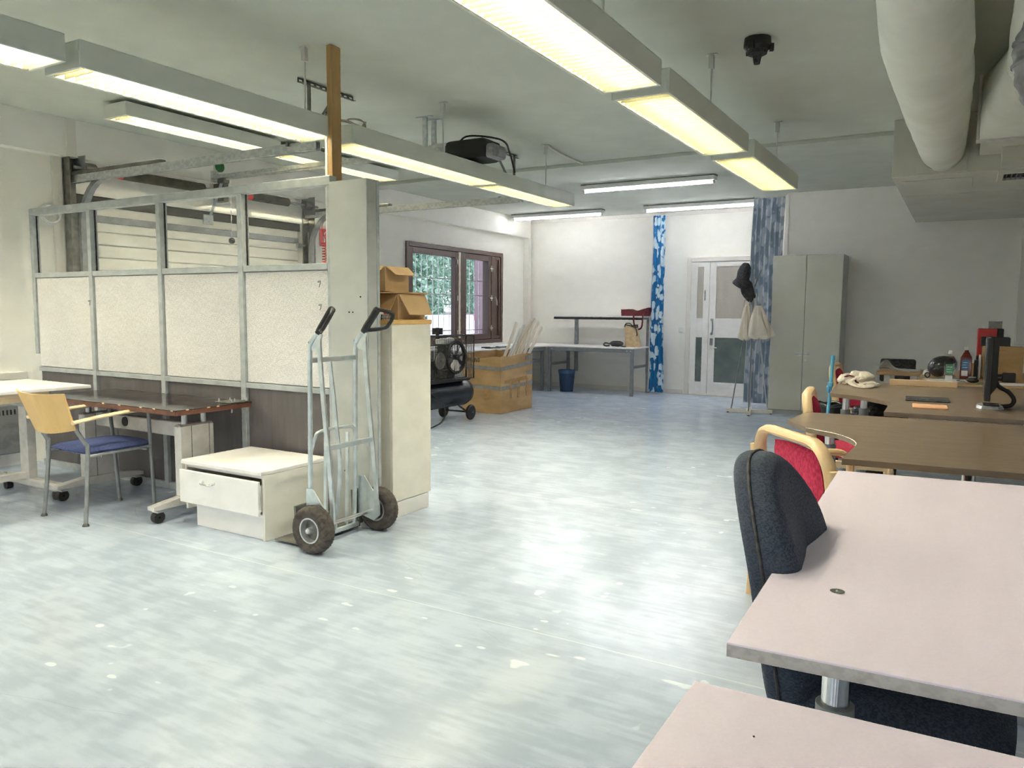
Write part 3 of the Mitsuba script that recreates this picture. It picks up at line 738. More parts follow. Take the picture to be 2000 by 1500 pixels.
# ================================================================== ventilation at the right
k = thing('air_plenum', 'large pale boxed air duct with a square bottom panel under the ceiling at the right', 'air duct')
part(k, 'casing', box(-0.588, XR - 0.05, 7.20, YR, 2.433, ZC, 0.004), 'm_plenum')
part(k, 'bottom_panel', box(-0.52, -0.005, 7.44, 7.97, 2.424, 2.434, 0.003), 'm_plenum')
part(k, 'front_flange', box(-0.41, -0.05, 7.188, 7.20, 2.445, 2.80, 0.002), 'm_plenum')
part(k, 'seam', box(-0.588, XR - 0.05, 8.375, 8.395, 2.429, 2.434, 0.001), 'm_plenum')


def wrapped(path, rad, seed, n=28):
    p = bez(path, 64)
    r = np.interp(np.linspace(0, 1, len(p)), np.linspace(0, 1, len(rad)), rad)
    v, f = tube(p, r, n)
    c = np.repeat(p, n, 0)
    q = v[:len(c)]
    d = q - c
    w_ = 1 + 0.07 * (meshkit.noise(q * 4.5, seed) - 0.5) + 0.03 * (meshkit.noise(q * 13.0, seed + 1) - 0.5)
    v[:len(c)] = c + d * w_[:, None]
    return v, f


k = thing('wrapped_duct', 'thick pale wrapped air duct running from the top edge into the boxed duct', 'air duct')
part(k, 'wrapping', wrapped([(-0.20, 2.9, 2.66), (-0.22, 3.6, 2.62), (-0.23, 4.3, 2.62), (-0.225, 5.4, 2.62), (-0.225, 6.4, 2.62), (-0.225, 7.16, 2.615)], [0.165, 0.17, 0.20, 0.195, 0.175, 0.158], 4), 'm_duct', True)
part(k, 'collar', lathe([(0.13, 7.10), (0.150, 7.10), (0.150, 7.19), (0.13, 7.19)], 28, (-0.225, 0, 2.605), 'y'), 'm_duct', 40)
k = thing('wrapped_duct', 'pale wrapped air duct at the right edge widening into a square hood', 'air duct')
part(k, 'wrapping', wrapped([(0.285, 2.9, 2.66), (0.28, 3.6, 2.65), (0.275, 4.4, 2.63), (0.275, 4.95, 2.62)], [0.17, 0.17, 0.165, 0.16], 14), 'm_duct', True)
a_ = np.linspace(0, 2 * PI, 20, endpoint=False)
part(k, 'transition', hull([(0.275 + 0.160 * math.cos(a), 4.90, 2.62 + 0.160 * math.sin(a)) for a in a_] + [(x, 5.98, z) for x in (0.018, 0.55) for z in (2.442, 2.84)]), 'm_duct', 40)
part(k, 'flange', cat(box(0.0, 0.57, 5.97, 6.00, 2.425, 2.442, 0.002), box(0.0, 0.017, 5.97, 6.00, 2.442, 2.86, 0.002), box(0.55, 0.57, 5.97, 6.00, 2.442, 2.86, 0.002), box(0.017, 0.55, 5.97, 6.00, 2.84, 2.86, 0.002)), 'm_pale_steel')
part(k, 'hood_box', box(0.03, 0.56, 6.00, 7.195, 2.555, 2.80, 0.003), 'm_plenum')
part(k, 'neck_box', box(0.175, 0.56, 6.9, 7.195, 2.44, 2.553, 0.003), 'm_plenum')
k = thing('air_grille', 'small dark slotted vent in a pale frame below the ducts at the right edge', 'vent')
part(k, 'frame', cat(box(0.165, 0.70, 7.22, 7.26, 2.405, 2.434, 0.002), box(0.165, 0.70, 7.60, 7.64, 2.405, 2.434, 0.002), box(0.165, 0.205, 7.26, 7.60, 2.405, 2.434, 0.002), box(0.66, 0.70, 7.26, 7.60, 2.405, 2.434, 0.002)), 'm_plenum')
part(k, 'backing', box(0.205, 0.66, 7.26, 7.60, 2.428, 2.4335, 0), 'm_black')
for i in range(13):
    x = 0.225 + i * 0.034
    part(k, 'slat', box(x, x + 0.004, 7.262, 7.598, 2.406, 2.427, 0), 'm_grey_steel')
k = thing('flexible_duct', 'grey ribbed flexible pipe bound with bands, hanging at the right edge by the ducts', 'air duct')
p_ = bez([(0.26, 3.5, 2.47), (0.20, 3.5, 2.38), (0.165, 3.5, 2.30), (0.165, 3.5, 2.225), (0.19, 3.5, 2.13), (0.25, 3.5, 2.05), (0.40, 3.55, 1.98)], 42)
part(k, 'hose', tube(p_, [0.062 + 0.004 * math.sin(i * 1.6) for i in range(len(p_))], 18), 'm_flex', True)
for i in (14, 20):
    part(k, 'band', tube(p_[i:i + 2], 0.069, 18), 'm_grey_steel', 40)
# ================================================================== glazed partition
k = thing('partition', 'grey framed partition with four glass panes over pale fabric panels and dark lower panels', 'partition')
PX = [-6.60, -5.775, -4.935, -4.095, -3.30]
PY0, PY1 = 3.45, 3.51
part(k, 'top_rail', box(PX[0], PX[4], PY0, PY1, 2.045, 2.10), 'm_frame')
for i, x in enumerate(PX[1:4]):
    part(k, 'post', box(x - 0.022, x + 0.022, PY0 - 0.004, PY1, 0, 2.045), 'm_frame')
part(k, 'post', box(PX[0], PX[0] + 0.04, PY0, PY1, 0.925, 2.045), 'm_frame')
part(k, 'post', box(PX[4] - 0.03, PX[4], PY0 + 0.001, PY1, 0, 2.045), 'm_frame')
for i in range(4):
    a, b = PX[i] + (0.04 if i == 0 else 0.022), PX[i + 1] - (0.03 if i == 3 else 0.022)
    part(k, 'middle_rail', box(a, b, PY0, PY1, 1.545, 1.585), 'm_frame')
    part(k, 'lower_rail', box(a, b, PY0, PY1, 0.785, 0.82), 'm_frame')
    part(k, 'foot_rail', box(a, b, PY0, PY1, 0.0, 0.05), 'm_frame')
    part(k, 'glass_pane', (np.array([[a, PY1 - 0.022, 1.585], [b, PY1 - 0.022, 1.585], [b, PY1 - 0.022, 2.045], [a, PY1 - 0.022, 2.045]]), np.array([[0, 1, 2], [0, 2, 3]])), 'm_pane')
    for x in ((a,) if i == 0 else (a,)):
        part(k, 'glazing_seal', box(x, x + 0.006, PY1 - 0.027, PY1 - 0.017, 1.585, 2.045, 0), 'm_black')
    part(k, 'fabric_panel', rbox(a + 0.003, b - 0.003, PY0 + 0.012, PY1 - 0.008, 0.823, 1.543, 0.008, 6), 'm_panel_fabric', 40)
    part(k, 'lower_panel', box(a, b, PY0 + 0.022, PY1 - 0.01, 0.05, 0.785, 0.002), 'm_dark_panel')
for x, z in ((-3.40, 1.47), (-3.395, 1.33), (-5.80, 1.355)):
    part(k, 'wire_hook', tube(bez([(x, PY0 + 0.012, z), (x + 0.005, PY0 - 0.015, z), (x + 0.025, PY0 - 0.012, z + 0.008), (x + 0.012, PY0 - 0.01, z - 0.03)], 8), 0.003, 5), 'm_grey_steel')

k = thing('sheet_metal_column', 'pale grey sheet-metal column closing the right end of the partition', 'column')
rib = [(-3.298, 3.452), (-3.298, 3.442), (-3.01, 3.442), (-3.01, 3.545), (-3.035, 3.545), (-3.035, 3.56), (-3.27, 3.56)]
part(k, 'casing', prism(rib, 2.06, 0.0), 'm_column')
part(k, 'edge_lip', box(-3.012, -3.006, 3.441, 3.452, 0, 2.06, 0.001), 'm_frame')
part(k, 'edge_lip', box(-3.012, -3.004, 3.528, 3.55, 0, 2.06, 0.001), 'm_frame')
for x, z in ((-3.06, 1.38), (-3.15, 1.29), (-3.12, 1.29), (-3.20, 0.33)):
    part(k, 'screw_hole', lathe([(0.0005, 0), (0.005, 0), (0.005, 0.002), (0.0005, 0.002)], 10, (x, 3.4405, z), 'y'), 'm_black')
k = thing('wooden_post', 'brown wooden post with a pale front edge rising from the column to the ceiling', 'post')
part(k, 'plank', box(-3.425, -3.385, 3.566, 3.65, 0, ZC, 0.003), 'm_post')
part(k, 'edge_strip', box(-3.447, -3.426, 3.566, 3.64, 0, 2.46, 0.002), 'm_trim')

# ================================================================== left: bench, heater, dark table, chair, drawer unit
k = thing('white_bench', 'white-topped workbench with a pine apron and grey frame at the left edge', 'workbench')
bx0, bx1, by0, by1, bz = -5.98, -5.17, 1.25, 3.06, 0.775
part(k, 'top', box(bx0, bx1, by0, by1, bz - 0.022, bz), 'm_white')
part(k, 'apron', box(bx1 - 0.10, bx1 - 0.06, by0 + 0.05, by1 - 0.25, bz - 0.085, bz - 0.022), 'm_pine_y')
part(k, 'back_apron', box(bx0 + 0.05, bx0 + 0.09, by0 + 0.05, by1 - 0.05, bz - 0.085, bz - 0.022), 'm_pine_y')
part(k, 'crossbeam', box(bx0 + 0.2, bx1 - 0.12, by1 - 0.27, by1 - 0.21, bz - 0.15, bz - 0.085), 'm_frame')
for y in (by0 + 0.25, by1 - 0.21):
    part(k, 'upright', box(-5.66, -5.56, y - 0.03, y + 0.03, 0.10, bz - 0.085), 'm_pale_steel')
    part(k, 'foot', box(-5.98, -5.22, y - 0.035, y + 0.035, 0.06, 0.115, 0.012), 'm_pale_steel')
    for x in (-5.90, -5.27):
        part(k, 'caster', lathe([(0.005, -0.02), (0.03, -0.02), (0.03, 0.02), (0.005, 0.02)], 16, (x, y, 0.03), 'y'), 'm_black', 40)
part(k, 'stretcher', box(-5.64, -5.58, by0 + 0.25, by1 - 0.21, 0.115, 0.16), 'm_pale_steel')
k = thing('wall_heater', 'grey electric convector heater with a slotted grille under the white bench', 'heater')
part(k, 'body', box(XW + 0.04, XW + 0.14, 2.30, 3.36, 0.12, 0.52, 0.008), 'm_grey_steel')
for i in range(34):
    part(k, 'grille_slot', box(XW + 0.138, XW + 0.1415, 2.36 + i * 0.029, 2.372 + i * 0.029, 0.44, 0.48, 0), 'm_black')
part(k, 'wall_bracket', box(XW, XW + 0.04, 2.5, 2.56, 0.2, 0.45), 'm_grey_steel')
part(k, 'wall_bracket', box(XW, XW + 0.04, 3.1, 3.16, 0.2, 0.45), 'm_grey_steel')

k = thing('dark_worktable', 'worktable with a glossy dark top and chipped red-brown edge on wheeled pale feet', 'table')
tz = 0.70
tx0, tx1, ty0, ty1 = -5.50, -4.00, 2.865, 3.435
part(k, 'top', box(tx0, tx1, ty0, ty1, tz - 0.004, tz, 0.001), 'm_worktop_dark')
part(k, 'edge_band', box(tx0 + 0.001, tx1 - 0.001, ty0 + 0.001, ty1 - 0.001, tz - 0.034, tz - 0.004, 0.0015), 'm_worktop_edge')
for x, y in ((-4.72, ty0), (-4.55, ty0), (-4.33, ty0), (-4.20, ty0), (-4.03, ty0), (tx1, 2.95), (tx1, 3.10), (tx1, 3.17)):
    w_ = 0.006 + 0.006 * rng.random()
    part(k, 'edge_chip', box(x - (w_ if y == ty0 else 0.0012), x + (w_ if y == ty0 else 0.0012), y - (0.0012 if y == ty0 else w_), y + (0.0012 if y == ty0 else w_), tz - 0.007, tz + 0.0006, 0), 'm_pine')
for x in (-5.20, -4.17):
    lg = part(k, 'leg', box(x - 0.03, x + 0.03, 2.99, 3.25, 0.13, 0.585, 0.012), 'm_pale_steel')
    part(lg, 'groove', box(x + 0.0295, x + 0.0315, 3.075, 3.08, 0.13, 0.58, 0), 'm_grey_steel')
    part(lg, 'groove', box(x + 0.0295, x + 0.0315, 3.205, 3.21, 0.13, 0.58, 0), 'm_grey_steel')
    part(lg, 'lift_tube', rod((x, 3.05, 0.58), (x, 3.05, tz - 0.034), 0.018, 12), 'm_chrome', 40); part(lg, 'lift_tube', rod((x, 3.19, 0.58), (x, 3.19, tz - 0.034), 0.018, 12), 'm_chrome', 40)
    part(k, 'foot', cat(hull([(x + s * 0.032, y, z) for s in (-1, 1) for y, z in ((2.80, 0.085), (2.80, 0.108), (3.0, 0.085), (3.0, 0.135), (3.24, 0.085), (3.24, 0.135), (3.425, 0.085), (3.425, 0.108))])), 'm_pale_steel')
    for y in (2.845, 3.385):
        cs = part(k, 'caster', cat(lathe([(0.005, -0.018), (0.036, -0.02), (0.038, -0.01), (0.038, 0.01), (0.036, 0.02), (0.005, 0.018)], 20, (x, y, 0.038), 'x')), 'm_black', 40)
        part(cs, 'fork', cat(rod((x, y, 0.06), (x, y, 0.09), 0.012, 8), box(x - 0.028, x + 0.028, y - 0.022, y + 0.022, 0.066, 0.078, 0.005)), 'm_chrome')
part(k, 'crossbeam', box(-5.17, -4.20, 3.08, 3.13, 0.49, 0.585, 0.006), 'm_pale_steel')
part(k, 'cable_port', lathe([(0.001, -0.004), (0.032, -0.004), (0.032, 0.003), (0.001, 0.003)], 20, (-4.83, 3.079, 0.545), 'y'), 'm_black')
k = thing('clamp_plate', 'small dark bolted steel plate on the far corner of the dark worktable', 'plate')
part(k, 'plate', box(-4.16, -4.005, 3.27, 3.43, tz, tz + 0.008, 0.002), 'm_dark_steel')
for x, y in ((-4.14, 3.29), (-4.02, 3.29), (-4.02, 3.41), (-4.12, 3.36), (-4.07, 3.42), (-4.05, 3.34)):
    part(k, 'bolt', cat(rod((x, y, tz + 0.008), (x, y, tz + 0.026), 0.004, 8), lathe([(0.001, 0), (0.008, 0), (0.008, 0.006), (0.001, 0.006)], 6, (x, y, tz + 0.008))), 'm_galv')
for x, y in ((-4.02, 3.29), (-4.02, 3.41)):
    part(k, 'bolt_end', rod((x, y, tz - 0.06), (x, y, tz - 0.034), 0.004, 8), 'm_galv')

# armchair with plywood back and blue seat, facing the partition (+y)
k = thing('office_armchair', 'armchair with curved plywood back, navy seat and grey tube legs at the dark worktable', 'chair')
cx, cy = -4.70, 2.80
xl, xr = -4.905, -4.485
for x, s in ((xl, -1), (xr, 1)):
    rl = part(k, 'rear_leg', tube(bez([(x + 0.015 * s, 2.575, 0.006), (x + 0.005 * s, 2.60, 0.25), (x, 2.615, 0.46), (x - 0.002 * s, 2.60, 0.50), (x - 0.01 * s, 2.535, 0.62), (x - 0.015 * s, 2.515, 0.665), (x - 0.035 * s, 2.52, 0.685)], 40), 0.0125, 10), 'm_grey_steel', True)
    part(k, 'front_leg', tube(bez([(x - 0.02 * s - 0.01, 3.06, 0.006), (x - 0.012 * s - 0.008, 3.045, 0.3), (x, 3.02, 0.645)], 20), 0.0125, 10), 'm_grey_steel', True)
    for y, dx in ((2.575, 0.015 * s), (3.06, -0.02 * s - 0.01)):
        part(k, 'foot_cap', lathe([(0.001, 0), (0.02, 0), (0.019, 0.008), (0.013, 0.016), (0.001, 0.016)], 14, (x + dx, y, 0)), 'm_dark_steel', 40)
    p_ = bez([(x + 0.03 * s, 2.515, 0.632), (x + 0.032 * s, 2.65, 0.648), (x + 0.028 * s, 2.85, 0.662), (x + 0.012 * s, 3.03, 0.664), (x, 3.10, 0.655)], 20)
    part(k, 'armrest', tube(p_, 0.022, 8, sx=0.55, sy=1.0), 'm_beech_x', 40)
    part(k, 'side_rail', tube([(x, 2.612, 0.415), (x - 0.004 * s, 3.03, 0.42)], 0.009, 8), 'm_galv', True)


def back_fn(th):
    def fn(u, v):
        x = -4.955 + 0.50 * u * 1.0
        x = (xl + xr) / 2 + (u - 0.5) * (0.445 + 0.06 * v)
        y = 2.545 - 0.075 * v + 0.0 - 0.055 * (1 - (2 * u - 1) ** 2) - th
        edge = 0.028 * (1 - (2 * u - 1) ** 2)
        z = 0.585 + 0.225 * v - edge * (1 - v) - 0.010 * (1 - (2 * u - 1) ** 2) * v
        return (x, y, z)
    return fn


n_u, n_v = 21, 9
(g1, f1), _ = grid(back_fn(0.0), n_u, n_v)
(g2, f2), _ = grid(back_fn(0.011), n_u, n_v)
bd = [i * n_v for i in range(n_u)] + [(n_u - 1) * n_v + j for j in range(1, n_v)] + [i * n_v + n_v - 1 for i in range(n_u - 2, -1, -1)] + [j for j in range(n_v - 2, 0, -1)]
N1 = len(g1)
sf = []
for i in range(len(bd)):
    a, b = bd[i], bd[(i + 1) % len(bd)]
    sf += [[a, b, N1 + b], [a, N1 + b, N1 + a]]
bk = part(k, 'backrest', (np.vstack([g1, g2]), np.vstack([f1[:, ::-1], f2 + N1, np.array(sf)[:, ::-1]])), 'm_seatwood', 40)
for s in (-1, 1):
    part(bk, 'fixing_disc', lathe([(0.001, -0.012), (0.022, -0.012), (0.026, 0.0), (0.001, 0.0)], 18, ((xl + xr) / 2 + s * 0.185, 2.508, 0.668), 'y'), 'm_dark_steel', 40)


def cushion(x0, x1, y0, y1, z0, z1, r=0.03, dome=0.012, n=14, taper=0.0):
    def top(u, v):
        a, b = 2 * u - 1, 2 * v - 1
        sq = 1 - max(abs(a) ** 6, abs(b) ** 6) * 1.0
        k_ = (max(0.0, 1 - abs(a) ** 8) ** 0.5) * (max(0.0, 1 - abs(b) ** 8) ** 0.5)
        return a, b, k_
    P, n2 = [], n
    (V, F), U = grid(lambda u, v: (0, 0, 0), n2, n2)
    top_v, bot_v = [], []
    for i in range(n2):
        for j in range(n2):
            a, b, k_ = top(i / (n2 - 1), j / (n2 - 1))
            sx_ = (x1 - x0) / 2 * (1 - taper * (j / (n2 - 1)))
            px_, py_ = (x0 + x1) / 2 + a * sx_ * (1 - 0.06 * b * b), (y0 + y1) / 2 + b * (y1 - y0) / 2 * (1 - 0.06 * a * a)
            top_v.append((px_, py_, z0 + 0.5 * (z1 - z0) + (0.5 * (z1 - z0) + dome * (1 - a * a) * (1 - b * b)) * k_))
            bot_v.append((px_, py_, z0 + 0.5 * (z1 - z0) * (1 - k_)))
    return cat((np.array(top_v), F), (np.array(bot_v), F[:, ::-1]))


part(k, 'seat', cushion(xl + 0.005, xr - 0.005, 2.60, 3.07, 0.415, 0.462, dome=0.006), 'm_navy', True)
part(k, 'cross_rail', tube([(xl, 2.70, 0.405), (xr, 2.70, 0.405)], 0.010, 8), 'm_galv', True)
part(k, 'cross_rail', tube([(xl, 3.0, 0.405), (xr, 3.0, 0.405)], 0.010, 8), 'm_galv', True)

k = thing('drawer_unit', 'low white drawer unit with one slightly open drawer, in front of the partition column', 'drawer unit')
ux0, ux1, uy0, uy1, uz = -4.005, -3.315, 2.905, 3.425, 0.405
part(k, 'top', box(ux0, ux1, uy0 - 0.012, uy1, uz - 0.028, uz, 0.006), 'm_dust_white')
part(k, 'body', cat(box(ux0 + 0.005, ux0 + 0.021, uy0 + 0.015, uy1, 0.10, uz - 0.028), box(ux1 - 0.023, ux1 - 0.005, uy0 + 0.015, uy1, 0.0, uz - 0.028), box(ux0 + 0.021, ux1 - 0.023, uy1 - 0.015, uy1, 0.05, uz - 0.028), box(ux0 + 0.021, ux1 - 0.023, uy0 + 0.02, uy1 - 0.015, 0.135, 0.15)), 'm_cream')
part(k, 'plinth', box(ux0 + 0.075, ux1 - 0.023, uy0 + 0.035, uy1 - 0.02, 0.0, 0.135), 'm_white')
part(k, 'upper_rail', box(ux0 + 0.021, ux1 - 0.023, uy0 + 0.02, uy0 + 0.035, uz - 0.05, uz - 0.03), 'm_white')
d = part(k, 'drawer', box(ux0, ux1 - 0.012, uy0 - 0.022, uy0 - 0.004, 0.150, uz - 0.058), 'm_white')
part(d, 'box', cat(box(ux0 + 0.03, ux0 + 0.045, uy0 - 0.004, uy1 - 0.06, 0.165, 0.32), box(ux1 - 0.045, ux1 - 0.03, uy0 - 0.004, uy1 - 0.06, 0.165, 0.32), box(ux0 + 0.045, ux1 - 0.045, uy0 - 0.004, uy1 - 0.06, 0.16, 0.172)), 'm_white')
hx = ux0 + 0.265
part(d, 'handle', tube(bez([(hx - 0.05, uy0 - 0.022, 0.295), (hx - 0.045, uy0 - 0.045, 0.288), (hx, uy0 - 0.052, 0.284), (hx + 0.045, uy0 - 0.045, 0.288), (hx + 0.05, uy0 - 0.022, 0.295)], 20), 0.0055, 8), 'm_chrome', True)

# ================================================================== hand truck (axle along y, load plate towards -x)
k = thing('hand_truck', 'galvanised sack truck with black handles and two air tyres in front of the column', 'hand truck')
yL, yR = 3.005, 3.365
for y, s in ((yL, -1), (yR, 1)):
    part(k, 'side_tube', tube(bez([(-3.06, y, 0.05), (-3.045, y, 0.5), (-3.035, y, 1.06), (-3.025, y, 1.125), (-2.985, y, 1.165), (-2.95, y, 1.20)], 30), 0.0135, 12), 'm_zinc', True)
    part(k, 'skid_bar', cat(tube(bez([(-2.955, y, 1.175), (-2.965, y, 1.10), (-2.935, y, 0.75), (-2.90, y, 0.42), (-2.885, y, 0.15)], 24), 0.016, 4, sx=0.55, sy=1.15, up=(0, 1, 0))), 'm_zinc')
    part(k, 'gusset', hull([(-2.965, y - 0.003, 1.18), (-2.965, y + 0.003, 1.18), (-3.03, y - 0.003, 1.09), (-3.03, y + 0.003, 1.09), (-2.975, y - 0.003, 1.07), (-2.975, y + 0.003, 1.07)]), 'm_zinc')
    gp = part(k, 'grip', tube([(-2.972, y, 1.178), (-2.955, y, 1.20), (-2.87, y, 1.305), (-2.865, y, 1.31)], [0.018, 0.02, 0.02, 0.017], 12), 'm_black', 40)
    ax0, ax1, od = np.array([-2.958, y, 1.192]), np.array([-2.866, y, 1.308]), np.array([0.70, s * 0.70, -0.12])
    ring = [ax0 + (ax1 - ax0) * q + od * o for q, o in ((0, 0), (0.02, 0.03), (0.14, 0.085), (0.30, 0.108), (0.75, 0.105), (0.93, 0.075), (1.0, 0.0))]
    part(gp, 'hand_guard', tube(bez(ring, 30), 0.011, 8), 'm_black', True)
    part(k, 'wheel_bracket', hull([(x, y + s * 0.028 + q, z) for q in (-0.003, 0.003) for x, z in ((-3.05, 0.10), (-3.05, 0.33), (-3.0, 0.33), (-2.885, 0.19), (-2.885, 0.11), (-2.93, 0.07))]), 'm_zinc')
    # wheel
    yw = y + s * 0.085
    R0 = 0.130
    prof = [(0.068, -0.030), (0.085, -0.037), (0.108, -0.041), (0.122, -0.034), (0.129, -0.018), (0.130, 0.0), (0.129, 0.018), (0.122, 0.034), (0.108, 0.041), (0.085, 0.037), (0.068, 0.030)]
    wv = lathe(prof, 40, (-2.945, yw, R0), 'y')
    wk = part(k, 'wheel', wv, 'm_rubber', 50)
    lug = []
    for i in range(36):
        a = i * 2 * PI / 36
        for q in (-1, 0, 1):
            aa = a + (PI / 36 if q == 0 else 0)
            c_ = np.array([math.cos(aa), 0, math.sin(aa)]); tt = np.array([-math.sin(aa), 0, math.cos(aa)]); n_ = c_
            rr = 0.1295 if q == 0 else 0.1245
            o = np.array([-2.945, yw + q * 0.024, R0]) + c_ * (rr - 0.004)
            hw = 0.0075
            lug.append(hull([o + tt * a1 * hw + np.array([0, b1 * 0.0115, 0]) + c_ * h1 for a1, b1, h1 in ((1, 0, 0), (-1, 0, 0), (0, 1, 0), (0, -1, 0), (0.7, 0, 0.0065), (-0.7, 0, 0.0065), (0, 0.7, 0.0065), (0, -0.7, 0.0065))]))
    part(wk, 'tread', cat(lug), 'm_rubber', kind='stuff')
    part(wk, 'rim', cat(lathe([(0.070, -0.028), (0.070, -0.034), (0.062, -0.034), (0.058, -0.012), (0.058, 0.012), (0.062, 0.034), (0.070, 0.034), (0.070, 0.028)], 32, (-2.945, yw, R0), 'y')), 'm_silver', 40)
    part(wk, 'rim_disc', lathe([(0.018, -0.016), (0.035, -0.004), (0.058, 0.0), (0.058, 0.006), (0.018, 0.006)], 24, (-2.945, yw, R0), 'y'), 'm_dark_steel', 40)
    part(wk, 'hub', lathe([(0.001, -0.05), (0.012, -0.048), (0.018, -0.04), (0.018, 0.04), (0.012, 0.048), (0.001, 0.05)], 18, (-2.945, yw, R0), 'y'), 'm_silver', 40)
part(k, 'axle', rod((-2.945, yL - 0.04, 0.13), (-2.945, yR + 0.04, 0.13), 0.011, 12), 'm_chrome', 40)
part(k, 'upper_crossbar', box(-3.045, -3.025, yL - 0.01, yR + 0.01, 1.015, 1.045, 0.004), 'm_zinc')
part(k, 'middle_crossbar', cat(box(-2.925, -2.91, yL - 0.012, yR + 0.012, 0.545, 0.575, 0.004)), 'm_zinc')
part(k, 'curved_brace', tube(bez([(-3.05, yL + 0.005, 0.50), (-3.03, yL + 0.02, 0.60), (-3.03, yL + 0.07, 0.635), (-3.03, yR - 0.07, 0.635), (-3.03, yR - 0.02, 0.60), (-3.05, yR - 0.005, 0.50)], 36), 0.0095, 8), 'm_zinc', True)
part(k, 'centre_bar', tube(bez([(-3.03, 3.15, 1.02), (-3.0, 3.16, 0.70), (-2.985, 3.17, 0.40), (-3.04, 3.18, 0.05)], 24), 0.013, 4, sx=0.5, sy=1.2, up=(0, 1, 0)), 'm_zinc')
for y in (3.125, 3.30):
    part(k, 'inner_bar', bar((-3.045, y, 0.60), (-3.06, y, 0.05), 0.02, 0.008, up=(0, 1, 0)), 'm_zinc')
part(k, 'base_bar', box(-3.075, -3.045, yL - 0.03, yR + 0.03, 0.022, 0.05, 0.004), 'm_zinc')
part(k, 'toe_plate', cat(box(-3.28, -3.06, yL - 0.055, yR + 0.055, 0.012, 0.018, 0.002), box(-3.066, -3.06, yL - 0.055, yR + 0.055, 0.018, 0.06, 0.002)), 'm_dark_steel')
for y in (yL - 0.045, yR + 0.045):
    part(k, 'wheel_guard', hull([(-3.075, y - 0.045, 0.03), (-3.075, y + 0.045, 0.03), (-3.085, y - 0.045, 0.24), (-3.085, y + 0.045, 0.24), (-3.07, y - 0.045, 0.24), (-3.07, y + 0.045, 0.24), (-3.06, y - 0.045, 0.03), (-3.06, y + 0.045, 0.03)]), 'm_dark_steel')

# ================================================================== tall cabinet with boxes behind the column
k = thing('tall_cabinet', 'tall narrow cream cabinet with a beech top behind the column', 'cabinet')
part(k, 'side_panel', box(-3.03, -3.01, 3.665, 4.06, 0.105, 1.215, 0.002), 'm_cream')
part(k, 'side_panel', box(-3.62, -3.60, 3.665, 4.06, 0.105, 1.215, 0.002), 'm_cream')
part(k, 'front_panel', box(-3.60, -3.03, 3.665, 3.683, 0.105, 1.215, 0.002), 'm_cream')
part(k, 'back_panel', box(-3.60, -3.03, 4.045, 4.058, 0.105, 1.215, 0.002), 'm_cream')
part(k, 'plinth', box(-3.61, -3.015, 3.66, 4.04, 0.0, 0.10, 0.002), 'm_white')
part(k, 'top', box(-3.63, -3.005, 3.655, 4.068, 1.215, 1.245, 0.004), 'm_shelf_top')


def flap_box(name, label, x0, x1, y0, y1, z0, z1, flaps, th=0.004, mat='m_cardboard'):
    """Open-topped carton; flaps = {'side': (length, angle from straight up)}."""
    t = thing(name, label, 'cardboard box')
    part(t, 'body', cat(box(x0, x0 + th, y0, y1, z0, z1, 0), box(x1 - th, x1, y0, y1, z0, z1, 0), box(x0 + th, x1 - th, y0, y0 + th, z0, z1, 0), box(x0 + th, x1 - th, y1 - th, y1, z0, z1, 0), box(x0, x1, y0, y1, z0, z0 + th, 0)), mat)
    for s, (L, a) in flaps.items():
        dz, do = math.cos(a), math.sin(a)
        if s in '+x-x':
            sx_ = 1 if s == '+x' else -1
            xb = x1 if s == '+x' else x0
            q = [(xb, y0 + 0.004, z1), (xb, y1 - 0.004, z1), (xb + sx_ * do * L, y1 - 0.02, z1 + dz * L), (xb + sx_ * do * L, y0 + 0.02, z1 + dz * L)]
            off = np.array([-sx_ * dz, 0, do]) * th
        else:
            sy_ = 1 if s == '+y' else -1
            yb = y1 if s == '+y' else y0
            q = [(x0 + 0.004, yb, z1), (x1 - 0.004, yb, z1), (x1 - 0.02, yb + sy_ * do * L, z1 + dz * L), (x0 + 0.02, yb + sy_ * do * L, z1 + dz * L)]
            off = np.array([0, -sy_ * dz, do]) * th
        part(t, 'flap', hull([np.array(p) for p in q] + [np.array(p) + off for p in q]), mat)
    return t


b1 = flap_box('carton', 'lower of the two open cartons on the tall cabinet, behind the striped notebooks', -3.42, -3.055, 3.78, 4.055, 1.2455, 1.405, {'+x': (0.150, 2.62), '-y': (0.12, 2.7)})
part(b1, 'label_strip', box(-3.42, -3.20, 3.7775, 3.7805, 1.375, 1.392, 0), 'm_paper')
single('cardboard_sheet', cat(box(-3.44, -3.04, 3.63, 4.06, 1.409, 1.414, 0.001), box(-3.40, -3.035, 3.70, 4.07, 1.414, 1.419, 0.001)), 'm_cardboard', 'flat brown cardboard sheets lying between the two cartons on the tall cabinet', 'cardboard sheet')
b2 = flap_box('carton', 'upper open carton with folded-out flaps on top of the cartons on the tall cabinet', -3.40, -3.06, 3.665, 3.895, 1.4195, 1.57, {'+x': (0.085, 2.25), '-y': (0.085, 2.3)})
for i in range(2):
    t = thing('spiral_notebook', ('lower' if i == 0 else 'upper') + ' spiral notebook with black and white stripes on the tall cabinet', 'notebook', None)
    z0 = 1.2455 + i * 0.0165
    part(t, 'pages', box(-3.35, -3.10, 3.668, 3.755, z0, z0 + 0.0155, 0.001), 'm_paper')
    for j in range(11):
        y = 3.672 + j * 0.0072
        part(t, 'stripe', box(-3.0995, -3.092, y, y + 0.0042, z0 + 0.001, z0 + 0.0145, 0), 'm_black' if j % 2 == 0 else 'm_paper')
t = thing('folder', 'white folder with a red spine corner on the striped notebooks', 'folder')
part(t, 'cover', xf(box(-0.25, 0, 0, 0.062, 0, 0.012, 0.001), (-3.11, 3.668, 1.279), 0.06), 'm_paper')
